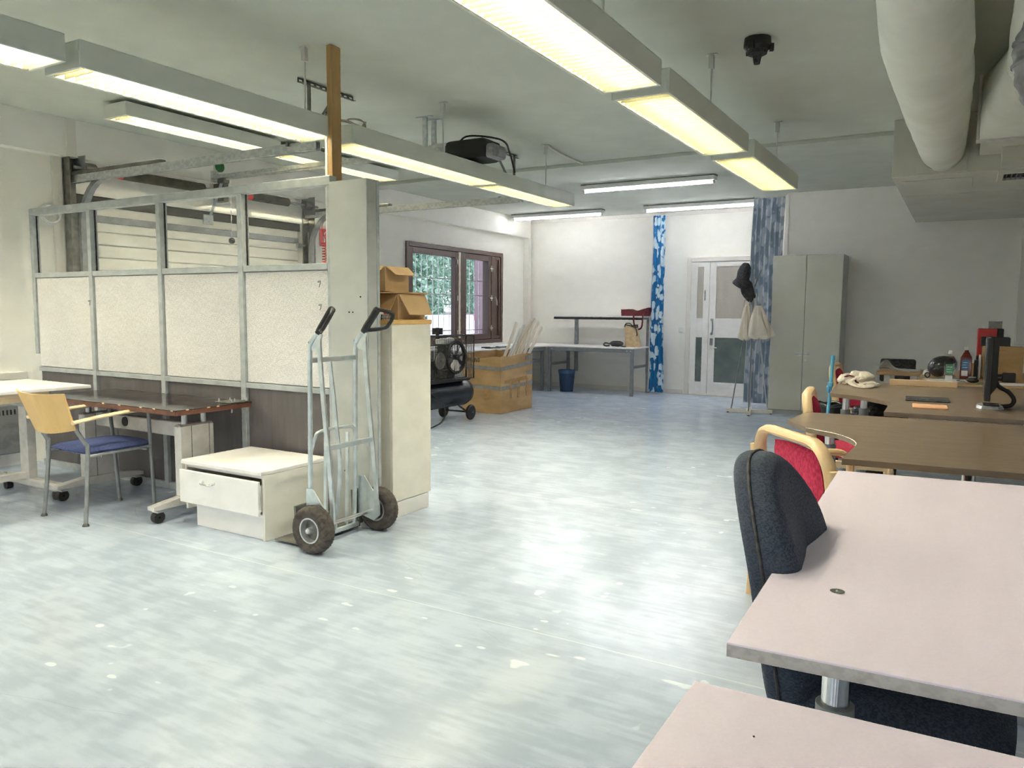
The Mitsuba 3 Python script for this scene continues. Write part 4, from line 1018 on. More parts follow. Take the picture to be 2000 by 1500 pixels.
part(t, 'spine', xf(box(-0.03, 0.004, 0.043, 0.066, -0.001, 0.014, 0.001), (-3.11, 3.668, 1.2805), 0.06), 'm_red')
# ================================================================== air compressor
k = thing('air_compressor', 'black wheeled air compressor with belt wheels behind a wire cage, by the window', 'air compressor')
tx, tr = -5.27, 0.165
tzc = 0.325
part(k, 'tank', lathe([(0.001, 6.52), (0.06, 6.53), (0.115, 6.56), (0.152, 6.60), (tr, 6.66), (tr, 7.72), (0.152, 7.78), (0.115, 7.815), (0.06, 7.84), (0.001, 7.845)], 36, (tx, 0, tzc), 'y'), 'm_tank', 40)
part(k, 'weld_band', lathe([(tr - 0.002, 7.70), (tr + 0.003, 7.705), (tr + 0.003, 7.72), (tr - 0.002, 7.725)], 36, (tx, 0, tzc), 'y'), 'm_tank', 40)
for s in (-1, 1):
    w_ = part(k, 'wheel', lathe([(0.02, -0.022), (0.075, -0.024), (0.09, -0.012), (0.092, 0.0), (0.09, 0.012), (0.075, 0.024), (0.02, 0.022)], 28, (tx + s * 0.20, 7.64, 0.092), 'x'), 'm_black', 40)
    part(w_, 'hub', lathe([(0.001, -0.028), (0.012, -0.026), (0.022, -0.02), (0.05, -0.014), (0.05, 0.014), (0.022, 0.02), (0.012, 0.026), (0.001, 0.028)], 20, (tx + s * 0.20, 7.64, 0.092), 'x'), 'm_black_gloss', 40)
    part(w_, 'axle_cap', ball((tx + s * 0.228, 7.64, 0.092), 0.007, 6), 'm_chrome', True)
    part(k, 'wheel_bracket', bar((tx + s * 0.10, 7.45, 0.22), (tx + s * 0.165, 7.62, 0.092), 0.04, 0.01), 'm_black')
    part(k, 'foot', cat(bar((tx + s * 0.09, 6.80, 0.2), (tx + s * 0.13, 6.80, 0.03), 0.05, 0.02, up=(0, 1, 0)), rod((tx + s * 0.13, 6.80, 0.0), (tx + s * 0.13, 6.80, 0.05), 0.03, 14)), 'm_black')
part(k, 'axle', rod((tx - 0.2, 7.64, 0.092), (tx + 0.2, 7.64, 0.092), 0.01, 8), 'm_black')
part(k, 'platform', box(tx - 0.16, tx + 0.18, 6.62, 7.66, tzc + 0.155, tzc + 0.185), 'm_black')
zp = tzc + 0.185
part(k, 'motor', cat(lathe([(0.001, 0), (0.10, 0.01), (0.115, 0.03), (0.115, 0.26), (0.10, 0.29), (0.001, 0.30)], 24, (tx - 0.17, 6.98, zp + 0.125), 'x'), *[box(tx - 0.14, tx + 0.09, 6.98 + 0.118 * math.cos(a) - 0.003, 6.98 + 0.118 * math.cos(a) + 0.003, zp + 0.125 + 0.118 * math.sin(a) - 0.008, zp + 0.125 + 0.118 * math.sin(a) + 0.008, 0) for a in np.linspace(0, 2 * PI, 22, endpoint=False)]), 'm_black', 40)
part(k, 'motor_pulley', lathe([(0.012, 0.0), (0.09, 0.0), (0.098, 0.008), (0.085, 0.016), (0.098, 0.024), (0.09, 0.032), (0.012, 0.032)], 28, (tx + 0.15, 7.06, zp + 0.225), 'x'), 'm_dark_steel', 40)
fw = (tx + 0.17, 7.37, zp + 0.255)
part(k, 'flywheel', cat(lathe([(0.165, -0.018), (0.19, -0.022), (0.195, 0.0), (0.19, 0.022), (0.165, 0.018), (0.165, -0.018)], 40, fw, 'x'), lathe([(0.001, -0.03), (0.03, -0.03), (0.034, 0.03), (0.02, 0.045), (0.001, 0.047)], 18, fw, 'x')), 'm_black', 40)
for i in range(8):
    a = i * PI / 4 + 0.2
    c_, n_ = np.array([0, math.cos(a), math.sin(a)]), np.array([0, -math.sin(a), math.cos(a)])
    o = np.array(fw)
    part(k, 'spoke', hull([o + c_ * r + n_ * w2 + np.array([d_, 0, 0]) for r, ws in ((0.028, 0.012), (0.172, 0.032 if i in (5, 6) else 0.016)) for w2, d_ in ((-ws, -0.012), (ws, 0.008), (-ws, -0.006), (ws, 0.014))]), 'm_pale_steel' if i in (5, 6) else 'm_black')
part(k, 'belt', tube([(tx + 0.168, 7.37 + 0.197 * math.cos(a), fw[2] + 0.197 * math.sin(a)) for a in np.linspace(-PI / 2 - 0.1, PI / 2 + 0.1, 20)] + [(tx + 0.168, 7.06 + 0.10 * math.cos(a), zp + 0.225 + 0.10 * math.sin(a)) for a in np.linspace(PI / 2 + 0.1, 3 * PI / 2 - 0.1, 14)], 0.006, 6, closed=True), 'm_black', True)
part(k, 'crankcase', rbox(tx - 0.10, tx + 0.10, 7.28, 7.46, zp, zp + 0.22, 0.02), 'm_black_soft', 40)
part(k, 'cylinder', cat(*[box(tx - 0.075, tx + 0.075, 7.29, 7.45, zp + 0.22 + i * 0.02, zp + 0.231 + i * 0.02, 0.002) for i in range(9)], box(tx - 0.055, tx + 0.055, 7.31, 7.43, zp + 0.2, zp + 0.42, 0)), 'm_black_soft')
part(k, 'cylinder_head', cat(rbox(tx - 0.07, tx + 0.07, 7.28, 7.44, zp + 0.40, zp + 0.47, 0.02), ball((tx + 0.02, 7.46, zp + 0.44), 0.055, 8, (1, 1.3, 0.8))), 'm_silver', 40)
part(k, 'air_filter', lathe([(0.001, 0), (0.02, 0), (0.02, 0.05), (0.062, 0.052), (0.062, 0.125), (0.001, 0.13)], 24, (tx + 0.03, 7.20, zp + 0.47)), 'm_black', 40)
part(k, 'cooling_pipe', tube(bez([(tx + 0.02, 7.50, zp + 0.45), (tx + 0.04, 7.56, zp + 0.46), (tx + 0.05, 7.58, zp + 0.36), (tx - 0.02, 7.60, zp + 0.1), (tx - 0.02, 7.60, zp - 0.02)], 24), 0.011, 8), 'm_dark_steel', True)
# wire cage around the belts
x0, x1, y0, y1, z0, z1 = tx + 0.11, tx + 0.225, 6.66, 7.67, zp, zp + 0.51
part(k, 'cage_frame', cat(tube([(x1, y0, z0), (x1, y1, z0), (x1, y1, z1), (x1, y0, z1)], 0.009, 6, closed=True), tube([(x0, y0, z0), (x0, y1, z0), (x0, y1, z1), (x0, y0, z1)], 0.009, 6, closed=True)), 'm_black')
wm = []
for i in range(24):
    y = y0 + (i + 0.5) * (y1 - y0) / 24
    wm.append(rod((x1, y, z0), (x1, y, z1), 0.0016, 4))
for i in range(6):
    z = z0 + (i + 0.5) * (z1 - z0) / 6
    wm.append(rod((x1, y0, z), (x1, y1, z), 0.0018, 4))
for i in range(5):
    x = x0 + (i + 0.5) * (x1 - x0) / 5
    wm.append(rod((x, y1, z0), (x, y1, z1), 0.003, 4))
part(k, 'cage_wires', cat(wm), 'm_black_soft', kind='stuff')
part(k, 'power_cord', tube(bez([(tx + 0.165, 6.92, 0.36), (tx + 0.25, 7.02, 0.24), (tx + 0.27, 6.98, 0.08), (tx + 0.24, 6.80, 0.012), (tx + 0.2, 6.60, 0.012), (tx + 0.1, 6.4, 0.012)], 40), 0.008, 6), 'm_black', True)

# ================================================================== big cardboard box with battens
k = thing('cardboard_box', 'large worn open cardboard box bound with grey tape, between compressor and window bench', 'cardboard box')
X0, X1, Y0, Y1, ZT = -5.60, -5.02, 8.25, 9.07, 0.735


def wall_sheet(p0, p1, z1a, z1b, thick, seed, sag=0.0):
    """A standing cardboard side from p0 to p1, its top edge wavy; thick is the inward offset."""
    p0, p1, th = np.array(p0, float), np.array(p1, float), np.array(thick, float)
    nrm = th / np.linalg.norm(th)

    def fn(o):
        def g_(u, v):
            b = p0 + (p1 - p0) * u
            zt = z1a + (z1b - z1a) * u - sag * math.sin(PI * u) ** 2 + 0.008 * math.sin(9 * u + seed)
            bulge = 0.012 * math.sin(PI * u) * math.sin(PI * v) + 0.006 * math.sin(7 * u + seed) * v
            q = b - nrm * bulge + th * o
            return (q[0], q[1], 0.004 + (zt - 0.004) * v)
        return g_
    n1, n2 = 16, 10
    (a, f), _ = grid(fn(0), n1, n2)
    (b, _f), _ = grid(fn(1), n1, n2)
    bd = [i * n2 for i in range(n1)] + [(n1 - 1) * n2 + j for j in range(1, n2)] + [i * n2 + n2 - 1 for i in range(n1 - 2, -1, -1)] + [j for j in range(n2 - 2, 0, -1)]
    sf = []
    for i in range(len(bd)):
        p, q = bd[i], bd[(i + 1) % len(bd)]
        sf += [[p, q, len(a) + q], [p, len(a) + q, len(a) + p]]
    return np.vstack([a, b]), np.vstack([f[:, ::-1], f + len(a), np.array(sf)[:, ::-1]])


part(k, 'front_side', wall_sheet((X0, Y0, 0), (X1, Y0, 0), ZT + 0.02, ZT - 0.005, (0, 0.006, 0), 1, 0.035), 'm_cardboard', 40)
part(k, 'right_side', wall_sheet((X1, Y0, 0), (X1, Y1, 0), ZT - 0.005, ZT + 0.01, (-0.006, 0, 0), 2), 'm_cardboard', 40)
part(k, 'back_side', wall_sheet((X0, Y1, 0), (X1, Y1, 0), ZT + 0.04, ZT + 0.01, (0, -0.006, 0), 3), 'm_cardboard', 40)
part(k, 'left_side', wall_sheet((X0, Y0, 0), (X0, Y1, 0), ZT + 0.02, ZT + 0.04, (0.006, 0, 0), 4), 'm_cardboard', 40)
part(k, 'bottom', box(X0 + 0.007, X1 - 0.007, Y0 + 0.007, Y1 - 0.007, 0.002, 0.01, 0), 'm_cardboard')


def strip(y0, y1, za, zb_, w_, mat, lift=0.016):
    n = 14
    V = []
    for i in range(n):
        u = i / (n - 1); y = y0 + (y1 - y0) * u; z = za + (zb_ - za) * u
        uu = (y - Y0) / (Y1 - Y0)
        x = X1 + 0.001 + 0.012 * math.sin(PI * uu) * 0.9 + lift * 0.12
        x += 0.006 * max(0, math.sin(7 * uu + 2)) * (z / ZT)
        V += [(x, y, z - w_ / 2), (x, y, z + w_ / 2)]
    F = []
    for i in range(n - 1):
        F += [[2 * i, 2 * i + 2, 2 * i + 3], [2 * i, 2 * i + 3, 2 * i + 1]]
    return np.array(V), np.array(F)


def strip_f(x0, x1, za, zb_, w_):
    n = 14
    V = []
    for i in range(n):
        u = i / (n - 1); x = x0 + (x1 - x0) * u; z = za + (zb_ - za) * u
        uu = (x - X0) / (X1 - X0)
        y = Y0 - 0.0025 - 0.012 * math.sin(PI * uu) * 0.9 - 0.006 * max(0, math.sin(7 * uu + 1)) * (z / ZT)
        V += [(x, y, z - w_ / 2), (x, y, z + w_ / 2)]
    F = []
    for i in range(n - 1):
        F += [[2 * i, 2 * i + 2, 2 * i + 3], [2 * i, 2 * i + 3, 2 * i + 1]]
    return np.array(V), np.array(F)


for za, zb_ in ((0.575, 0.625), (0.325, 0.355)):
    part(k, 'grey_tape', strip(Y0, Y1, za, zb_, 0.048, 'm_tape'), 'm_tape', True, label='grey tape wound round the box')
    part(k, 'grey_tape', strip_f(X0, X1, za + 0.02, za, 0.048), 'm_tape', True)
part(k, 'grey_tape', strip(Y1 - 0.20, Y1, 0.69, 0.70, 0.05, 'm_tape'), 'm_tape', True)
part(k, 'grey_tape', strip(Y1 - 0.18, Y1, 0.49, 0.492, 0.05, 'm_tape'), 'm_tape', True)
for y in (Y0 + 0.22, Y0 + 0.42, Y0 + 0.64):
    part(k, 'brown_tape', strip(y, y + 0.045, 0.30, 0.30, 0.24, 'm_brown_tape', 0.02), 'm_brown_tape', True)
part(k, 'brown_tape', strip(Y0 + 0.08, Y0 + 0.66, 0.40, 0.43, 0.045, 'm_brown_tape', 0.012), 'm_brown_tape', True)
part(k, 'brown_tape', strip_f(X1 - 0.24, X1 - 0.16, 0.25, 0.25, 0.14), 'm_brown_tape', True)
v, f = np.array(meshkit.text_mesh('PAHVI', 0.05, 0.001, True).vertices), np.array(meshkit.text_mesh('PAHVI', 0.05, 0.001, True).faces)
part(k, 'handwriting', (np.stack([X1 - 0.50 + v[:, 0] * 0.9, Y0 - 0.020 - v[:, 2], 0.655 + v[:, 1]], 1), f), 'm_ink')
BL = ['leftmost pale batten leaning in the big cardboard box', 'white batten second from the left in the big cardboard box', 'white batten third from the left in the big cardboard box'] + ['pale batten among the right-hand ones leaning in the big cardboard box'] * 5
for i in range(8):
    x = -5.29 + 0.028 * i
    a, b_ = np.array([x, 8.30 + 0.012 * i, 0.03]), np.array([x - 0.01, 9.13 + 0.052 * i, [1.15, 1.06, 1.12, 1.14, 1.17, 1.20, 1.16, 1.09][i]])
    part(thing('batten', BL[i], 'batten', 'pale battens standing in the cardboard box' if i > 2 else None), 'stick', bar(a, b_, 0.018, 0.045, up=(0, 1, 0)), 'm_white' if i in (1, 2) else 'm_pale_wood')

# ================================================================== benches along the window and the back wall
k = thing('corner_bench', 'pale-topped workbench on dark steel legs along the window wall', 'workbench')
part(k, 'top', box(-6.73, -5.93, 8.85, 11.95, 0.728, 0.752), 'm_white')
part(k, 'front_beam', box(-5.98, -5.95, 8.9, 11.20, 0.665, 0.728), 'm_grey_steel')
part(k, 'wall_strip', box(-6.735, -6.72, 8.85, 11.81, 0.752, 0.79), 'm_white')
for x, y in ((-5.985, 9.0), (-5.985, 11.15), (-6.66, 9.0), (-6.66, 11.6)):
    part(k, 'leg', box(x - 0.025, x + 0.025, y - 0.025, y + 0.025, 0, 0.728), 'm_grey_steel')
part(k, 'side_rail', box(-6.63, -6.01, 11.14, 11.17, 0.48, 0.52), 'm_grey_steel')
part(k, 'long_rail', box(-6.005, -5.985, 9.03, 11.12, 0.48, 0.53), 'm_grey_steel')
single('paper_stack', cat(box(-6.45, -6.15, 10.35, 10.75, 0.752, 0.775), box(-6.42, -6.10, 10.8, 11.1, 0.752, 0.768)), 'm_paper', 'white papers lying on the window bench behind the cardboard box', 'papers')
k = thing('tool_heap', 'small dark tools lying on the bench under the window', 'tools')
for i in range(7):
    x, y = -6.2 + 0.2 * rng.random(), 9.6 + 0.6 * rng.random()
    part(k, 'tool', xf(rbox(-0.06, 0.06, -0.015, 0.015, 0, 0.02, 0.006, 6), (x, y, 0.753), rng.random() * 3), 'm_black' if i % 3 else 'm_dark_steel', 40)

k = thing('back_bench', 'grey steel workbench with a raised shelf against the back wall', 'workbench')
ax0, ax1, ay0, ay1 = -5.88, -4.375, 11.12, 11.90
part(k, 'top', box(ax0, ax1, ay0, ay1, 0.735, 0.757), 'm_white')
part(k, 'front_beam', box(ax0 + 0.02, ax1 - 0.02, ay0 + 0.01, ay0 + 0.035, 0.675, 0.735), 'm_grey_steel')
for x in (ax0 + 0.035, ax1 - 0.03):
    for y in (ay0 + 0.03, ay1 - 0.06):
        part(k, 'leg', box(x - 0.024, x + 0.024, y - 0.024, y + 0.024, 0, 0.735), 'm_grey_steel')
    part(k, 'side_rail', box(x - 0.015, x + 0.015, ay0 + 0.05, ay1 - 0.08, 0.43, 0.47), 'm_grey_steel')
for x in (ax0 + 0.08, ax1 - 0.11, ax1 - 0.05):
    part(k, 'bolt', ball((x, ay0 + 0.008, 0.705), 0.011, 6), 'm_chrome', True)
for x in (-5.70, -4.41):
    part(k, 'shelf_post', box(x - 0.03, x + 0.03, 11.83, 11.87, 0.30, 1.225), 'm_grey_steel')
    part(k, 'shelf_arm', box(x - 0.02, x + 0.02, 11.52, 11.87, 1.19, 1.222), 'm_grey_steel')
part(k, 'shelf', box(-5.95, -4.37, 11.50, 11.88, 1.222, 1.247), 'm_white')
part(k, 'shelf_lip', box(-5.95, -4.37, 11.485, 11.50, 1.185, 1.222), 'm_black')
k = thing('waste_bin', 'dark blue plastic waste bin under the back bench', 'bin')
part(k, 'body', lathe([(0.001, 0.005), (0.105, 0.0), (0.135, 0.335), (0.130, 0.335), (0.100, 0.012), (0.001, 0.012)], 28, (-5.60, 11.30, 0)), 'm_bin_blue', 40)
part(k, 'rim', lathe([(0.132, 0.30), (0.139, 0.30), (0.141, 0.355), (0.134, 0.355), (0.132, 0.30)], 28, (-5.60, 11.30, 0)), 'm_bin_rim', 40)

# bags on the bench
k = thing('red_bag', 'dark red folded bag lying on the raised shelf with its strap hanging down', 'bag')
pr = [(0, 0), (0.44, 0), (0.45, 0.135), (0.25, 0.075), (0.13, 0.11), (-0.005, 0.10)]
part(k, 'body', xf(prism_y([(x, z) for x, z in pr], 0, 0.16), (-4.785, 11.60, 1.2475)), 'm_red_bag', 30)
part(k, 'strap', tube(bez([(-4.52, 11.60, 1.30), (-4.52, 11.475, 1.27), (-4.515, 11.465, 1.15), (-4.48, 11.465, 1.06), (-4.43, 11.465, 1.04), (-4.385, 11.465, 1.07), (-4.37, 11.465, 1.16), (-4.365, 11.47, 1.27), (-4.36, 11.60, 1.30)], 40), 0.012, 6, sx=0.4, sy=1.2), 'm_red_bag', True)
k = thing('canvas_bag', 'beige paper bag with dark handles standing on the back bench', 'bag')


def bag_fn(u, v):
    a = 2 * PI * u
    ex = 0.115 * (0.92 + 0.12 * (1 - v)); ey = 0.075 * (1 - 0.75 * v)
    c_, s_ = math.cos(a), math.sin(a)
    m_ = (abs(c_) ** 5 + abs(s_) ** 5) ** (-0.2)
    return (-4.55 + 0.04 * (1 - v) + ex * c_ * m_ + 0.01 * math.sin(5 * a + 3 * v), 11.45 + ey * s_ * m_ + 0.008 * math.sin(3 * a + 6 * v), 0.758 + 0.33 * v + 0.02 * math.sin(2 * a) * v)


(bv, bf), _ = grid(bag_fn, 33, 12)
part(k, 'body', (bv, bf), 'm_kraft', True)
part(k, 'rim', tube([bag_fn(i / 24, 1.0) for i in range(24)], 0.009, 6, closed=True), 'm_black_soft', True)
part(k, 'handle', tube(bez([(-4.64, 11.40, 1.09), (-4.60, 11.37, 1.13), (-4.53, 11.36, 1.125), (-4.50, 11.37, 1.09)], 14), 0.008, 6), 'm_black_soft', True)
part(k, 'handle', tube(bez([(-4.50, 11.38, 1.09), (-4.44, 11.36, 1.05), (-4.415, 11.36, 0.98), (-4.42, 11.37, 0.94)], 14), 0.009, 6), 'm_black_soft', True)
k = thing('black_bag', 'small black bag with a wrist strap lying on the back bench', 'bag')
v, f = ball((-4.76, 11.36, 0.805), 1.0, 12, (0.115, 0.07, 0.048))
v = v + 0.02 * (meshkit.noise(v * 22, 2)[:, None] - 0.5)
v[:, 2] = np.maximum(v[:, 2], 0.759)
part(k, 'body', (v, f), 'm_black_soft', True)
part(k, 'strap', tube(bez([(-4.86, 11.34, 0.80), (-4.93, 11.32, 0.815), (-4.96, 11.32, 0.79), (-4.93, 11.32, 0.768), (-4.86, 11.32, 0.775)], 20), 0.012, 6), 'm_black_soft', True)
part(k, 'belt_end', tube(bez([(-4.68, 11.34, 0.78), (-4.62, 11.30, 0.768), (-4.57, 11.28, 0.768)], 8), 0.011, 6), 'm_black_soft', True)

# ================================================================== curtains


def curtain(name, label, x0, x1, y, z0, z1, folds, depth, mat, hem, flare=0.0, seed=0, lean=0.0):
    t = thing(name, label, 'curtain')
    nu, nv = folds * 12 + 1, 24
    L = (x1 - x0) * 2.2

    def fn(th):
        def g_(u, v):
            ph = 2 * PI * folds * u + 0.6 * math.sin(3 * u + seed + 1.2 * v)
            amp = depth * (0.55 + 0.45 * math.sin(5 * u + seed) ** 2) * (0.8 + 0.3 * (1 - v))
            fl = 1 + flare * (1 - v) ** 1.5
            xc = (x0 + x1) / 2
            x = xc + (x0 + (x1 - x0) * u - xc) * fl + 0.006 * math.sin(9 * v + seed) - lean * (1 - v)
            return (x + 0.3 * amp * math.sin(2 * ph), y + amp * math.sin(ph) + th, z0 + (z1 - z0) * v)
        return g_
    (V, F), U = grid(fn(0.0), nu, nv)
    uv = U * np.array([L, z1 - z0])
    part(t, 'cloth', (V, F), mat, True, uv=uv)
    sel = fn(0.0)
    part(t, 'side_hem', tube([np.array(sel(0.0, v)) + (-0.004, -0.002, 0) for v in np.linspace(0, 1, 20)], hem, 6, sx=0.35, sy=1.0), 'm_white', True)
    for i in range(folds + 1):
        q = sel(i / folds, 1.0)
        part(t, 'hook', rod((q[0], q[1], z1 - 0.01), (q[0], q[1], ZC - 0.012), 0.003, 5), 'm_white_gloss')
    return t


curtain('blue_curtain', 'narrow bright blue and white patterned curtain hanging beside the back bench', -4.335, -4.125, 11.74, 0.03, 2.83, 4, 0.028, 'm_curtain_blue', 0.022, 0.28, 1)
k = thing('curtain_rail', 'white curtain rail on the ceiling above the two curtains', 'curtain rail')
part(k, 'rail', cat(box(-4.40, -4.05, 11.73, 11.75, ZC - 0.014, ZC, 0.001)), 'm_white_gloss')
curtain('grey_curtain', 'gathered grey-blue patterned curtain hanging behind the coat stand', -2.555, -2.165, 10.86, 0.06, 2.865, 6, 0.045, 'm_curtain_grey', 0.012, 0.06, 4, 0.03)

# ================================================================== tall grey cupboard
k = thing('storage_cupboard', 'tall pale grey two-door cupboard beside the coat stand', 'cupboard')
kx0, kx1, ky0, ky1, kz = -2.165, -1.325, 10.30, 10.785, 2.045
part(k, 'carcass', cat(box(kx0, kx0 + 0.018, ky0 + 0.022, ky1, 0, kz), box(kx1 - 0.018, kx1, ky0 + 0.022, ky1, 0, kz), box(kx0 + 0.018, kx1 - 0.018, ky0 + 0.022, ky1, kz - 0.02, kz), box(kx0 + 0.018, kx1 - 0.018, ky1 - 0.012, ky1, 0.05, kz - 0.02), box(kx0 + 0.018, kx1 - 0.018, ky0 + 0.022, ky1 - 0.012, 0.05, 0.07)), 'm_column')
part(k, 'plinth', box(kx0 + 0.004, kx1 - 0.004, ky0 + 0.028, ky0 + 0.045, 0, 0.055), 'm_column')
km = (kx0 + kx1) / 2 - 0.01
for a, b, s in ((kx0 + 0.001, km - 0.002, -1), (km + 0.002, kx1 - 0.001, 1)):
    dd = part(k, 'door', box(a, b, ky0, ky0 + 0.02, 0.06, kz - 0.003), 'm_plenum')
    hx = km + s * 0.035
    part(dd, 'handle', cat(rod((hx, ky0, 0.785), (hx, ky0 - 0.035, 0.785), 0.008, 10), tube([(hx - s * 0.03, ky0 - 0.037, 0.785), (hx + s * 0.055, ky0 - 0.037, 0.787)], 0.007, 8), lathe([(0.001, -0.004), (0.02, -0.004), (0.02, 0), (0.001, 0)], 16, (hx, ky0, 0.785), 'y')), 'm_chrome', 40)
    if s > 0:
        part(dd, 'lock', lathe([(0.001, -0.006), (0.014, -0.006), (0.014, 0), (0.001, 0)], 16, (hx, ky0, 0.715), 'y'), 'm_chrome', 40)

# ================================================================== coat stand with hat and bags
k = thing('coat_stand', 'slender coat stand of crossing steel rods on a pale cross-shaped base', 'coat stand')
c0 = np.array([-2.37, 10.16, 0])
for a in (0.2, 0.2 + PI / 2):
    d = np.array([math.cos(a), math.sin(a), 0]) * 0.29
    part(k, 'base_bar', bar(c0 - d + (0, 0, 0.032 if a < 1 else 0.0325), c0 + d + (0, 0, 0.032 if a < 1 else 0.0325), 0.05, 0.042), 'm_cream')
    for s in (-1, 1):
        e = c0 + d * s * 0.93
        part(k, 'foot', rod(e + (0, 0, 0), e + (0, 0, 0.016), 0.014, 10), 'm_black')
        m_ = c0 + np.array([0, 0, 1.52]) + d * s * 0.06
        tp = c0 + np.array([0, 0, 1.86]) - d * s * (0.42 if s > 0 else 0.3)
        part(k, 'rod', tube(bez([c0 + d * s * 0.78 + (0, 0, 0.05), c0 + d * s * 0.36 + (0, 0, 0.95), m_, tp], 20), 0.0085, 8), 'm_grey_steel' if s < 0 else 'm_galv', True)
part(k, 'collar', lathe([(0.001, 1.50), (0.03, 1.50), (0.03, 1.54), (0.001, 1.54)], 14, (c0[0], c0[1], 0)), 'm_black', 40)
k = thing('black_hat', 'black brimmed cloth hat hanging on the coat stand', 'hat')
hc = np.array([-2.475, 10.06, 1.80])
prof = [(0.10, -0.16), (0.155, -0.13), (0.165, -0.115), (0.105, -0.055), (0.105, 0.02), (0.085, 0.09), (0.045, 0.135), (0.001, 0.145)]
v, f = lathe(prof, 30)
v = v * (1 + 0.14 * (meshkit.noise(v * 11, 6)[:, None] - 0.5))
part(k, 'crown_and_brim', xf((v, f), hc, 0.4, rotm((1, 0.4, 0), 0.30), (0.78, 0.8, 1.05)), 'm_black_soft', True)
k = thing('black_pouch', 'black folded cloth item hanging under the hat on the coat stand', 'cloth')
v, f = ball((0, 0, 0), 1, 10, (0.075, 0.05, 0.155))
v = v * (1 + 0.35 * (meshkit.noise(v * 12, 9)[:, None] - 0.5))
part(k, 'cloth', xf((v, f), (-2.43, 10.10, 1.60), 0.3, rotm((0, 1, 0), -0.25)), 'm_black_soft', True)


def tote(name, label, top, w_, h, seed, mat, lean=0.0, drop=0.30):
    t = thing(name, label, 'bag')
    top = np.array(top, float)

    def fn(u, v):
        a = 2 * PI * u
        ww = w_ * (0.22 + 0.78 * (1 - v) ** 0.75); dd_ = 0.075 * (0.3 + 0.7 * math.sin(PI * min(1, 1.15 * (1 - v))) ** 0.7)
        fold = 1 + 0.16 * math.sin(6 * a + seed + 3 * v) + 0.10 * math.sin(11 * a + seed - 2 * v)
        sq = math.sqrt(max(0, 1 - max(0, 1 - v * 9) ** 2)) if v < 1 / 9 else 1.0
        return (top[0] + lean * (1 - v) + ww * math.cos(a) * fold * (0.35 + 0.65 * sq), top[1] + dd_ * math.sin(a) * fold * (0.3 + 0.7 * sq), top[2] - drop - h + h * v + 0.012 * math.sin(3 * a + seed) * (1 - v))
    m_, _ = grid(fn, 49, 22)
    part(t, 'body', m_, mat, True)
    for s in (-1, 1):
        part(t, 'strap', tube(bez([top + (0.02 * s, -0.02, 0.0), top + (0.03 * s, -0.02, -drop * 0.5), top + (lean * 0.1 + 0.05 * s, -0.02, -drop - 0.04)], 12), 0.011, 6, sx=0.4, sy=1.4), mat, True)
    return t


tote('tote_bag', 'slack cream cloth bag hanging on the right of the coat stand', (-2.27, 10.02, 1.56), 0.155, 0.42, 1.0, 'm_canvas', 0.05, 0.16)
tote('tote_bag', 'narrow pale cloth bag hanging on the left of the coat stand behind the rods', (-2.43, 10.12, 1.52), 0.095, 0.46, 2.3, 'm_canvas', -0.01, 0.10)
# ================================================================== desks at the right


def slab(parent, name, poly, z, th, mat, edge_mat):
    part(parent, name, prism(poly, 0.003, z - 0.003), mat)
    part(parent, 'edge_band', prism(np.array(poly), th - 0.003, z - th), edge_mat)


def column_leg(parent, x, y, z, foot_dir=(0, 1), L=0.6, r=0.035, two=True):
    part(parent, 'leg_column', rod((x, y, 0.04), (x, y, z - 0.12), r, 18), 'm_grey_steel', 40)
    part(parent, 'leg_tube', rod((x, y, z - 0.14), (x, y, z), r * 0.72, 16), 'm_chrome', 40)
    d = np.array([foot_dir[0], foot_dir[1], 0]) * L / 2
    part(parent, 'foot', bar(np.array([x, y, 0.02]) - d, np.array([x, y, 0.02]) + d, 0.06, 0.04), 'm_grey_steel')


k = thing('white_desk', 'pinkish-white desktop at the bottom right corner, nearest to the viewer', 'desk')
slab(k, 'top', [(-0.328, 0.25), (0.60, 0.25), (0.60, 1.168), (-0.331, 1.132)], 0.73, 0.025, 'm_desk_white', 'm_desk_edge')
column_leg(k, 0.13, 0.45, 0.705); column_leg(k, 0.13, 1.0, 0.705)
single('table_speck', lathe([(0.0003, 0), (0.0016, 0), (0.0014, 0.0012), (0.0003, 0.0012)], 8, (-0.215, 1.018, 0.73)), 'm_ink', 'tiny dark crumb on the nearest white desktop', 'crumb')
k = thing('white_desk', 'larger pinkish-white desk with a small round bolt hole, second from the viewer', 'desk')
slab(k, 'top', [(-0.326, 1.298), (0.56, 1.353), (0.56, 3.10), (-0.368, 2.99)], 0.73, 0.025, 'm_desk_white', 'm_desk_edge')
column_leg(k, -0.168, 1.47, 0.705, (1, 0), 0.3, 0.034); column_leg(k, 0.30, 2.86, 0.705, (1, 0), 0.5)
part(k, 'crossbeam', box(-0.05, 0.50, 2.84, 2.88, 0.60, 0.66), 'm_grey_steel')
part(k, 'bolt_cup', lathe([(0.0005, 0.0002), (0.012, 0.0002), (0.0145, 0.0010), (0.0135, 0.0014), (0.0005, 0.0006)], 24, (-0.196, 1.665, 0.73)), 'm_dark_steel', 40)
part(k, 'bolt_head', ball((-0.196, 1.665, 0.7305), 0.004, 6, (1, 1, 0.6)), 'm_chrome', True)

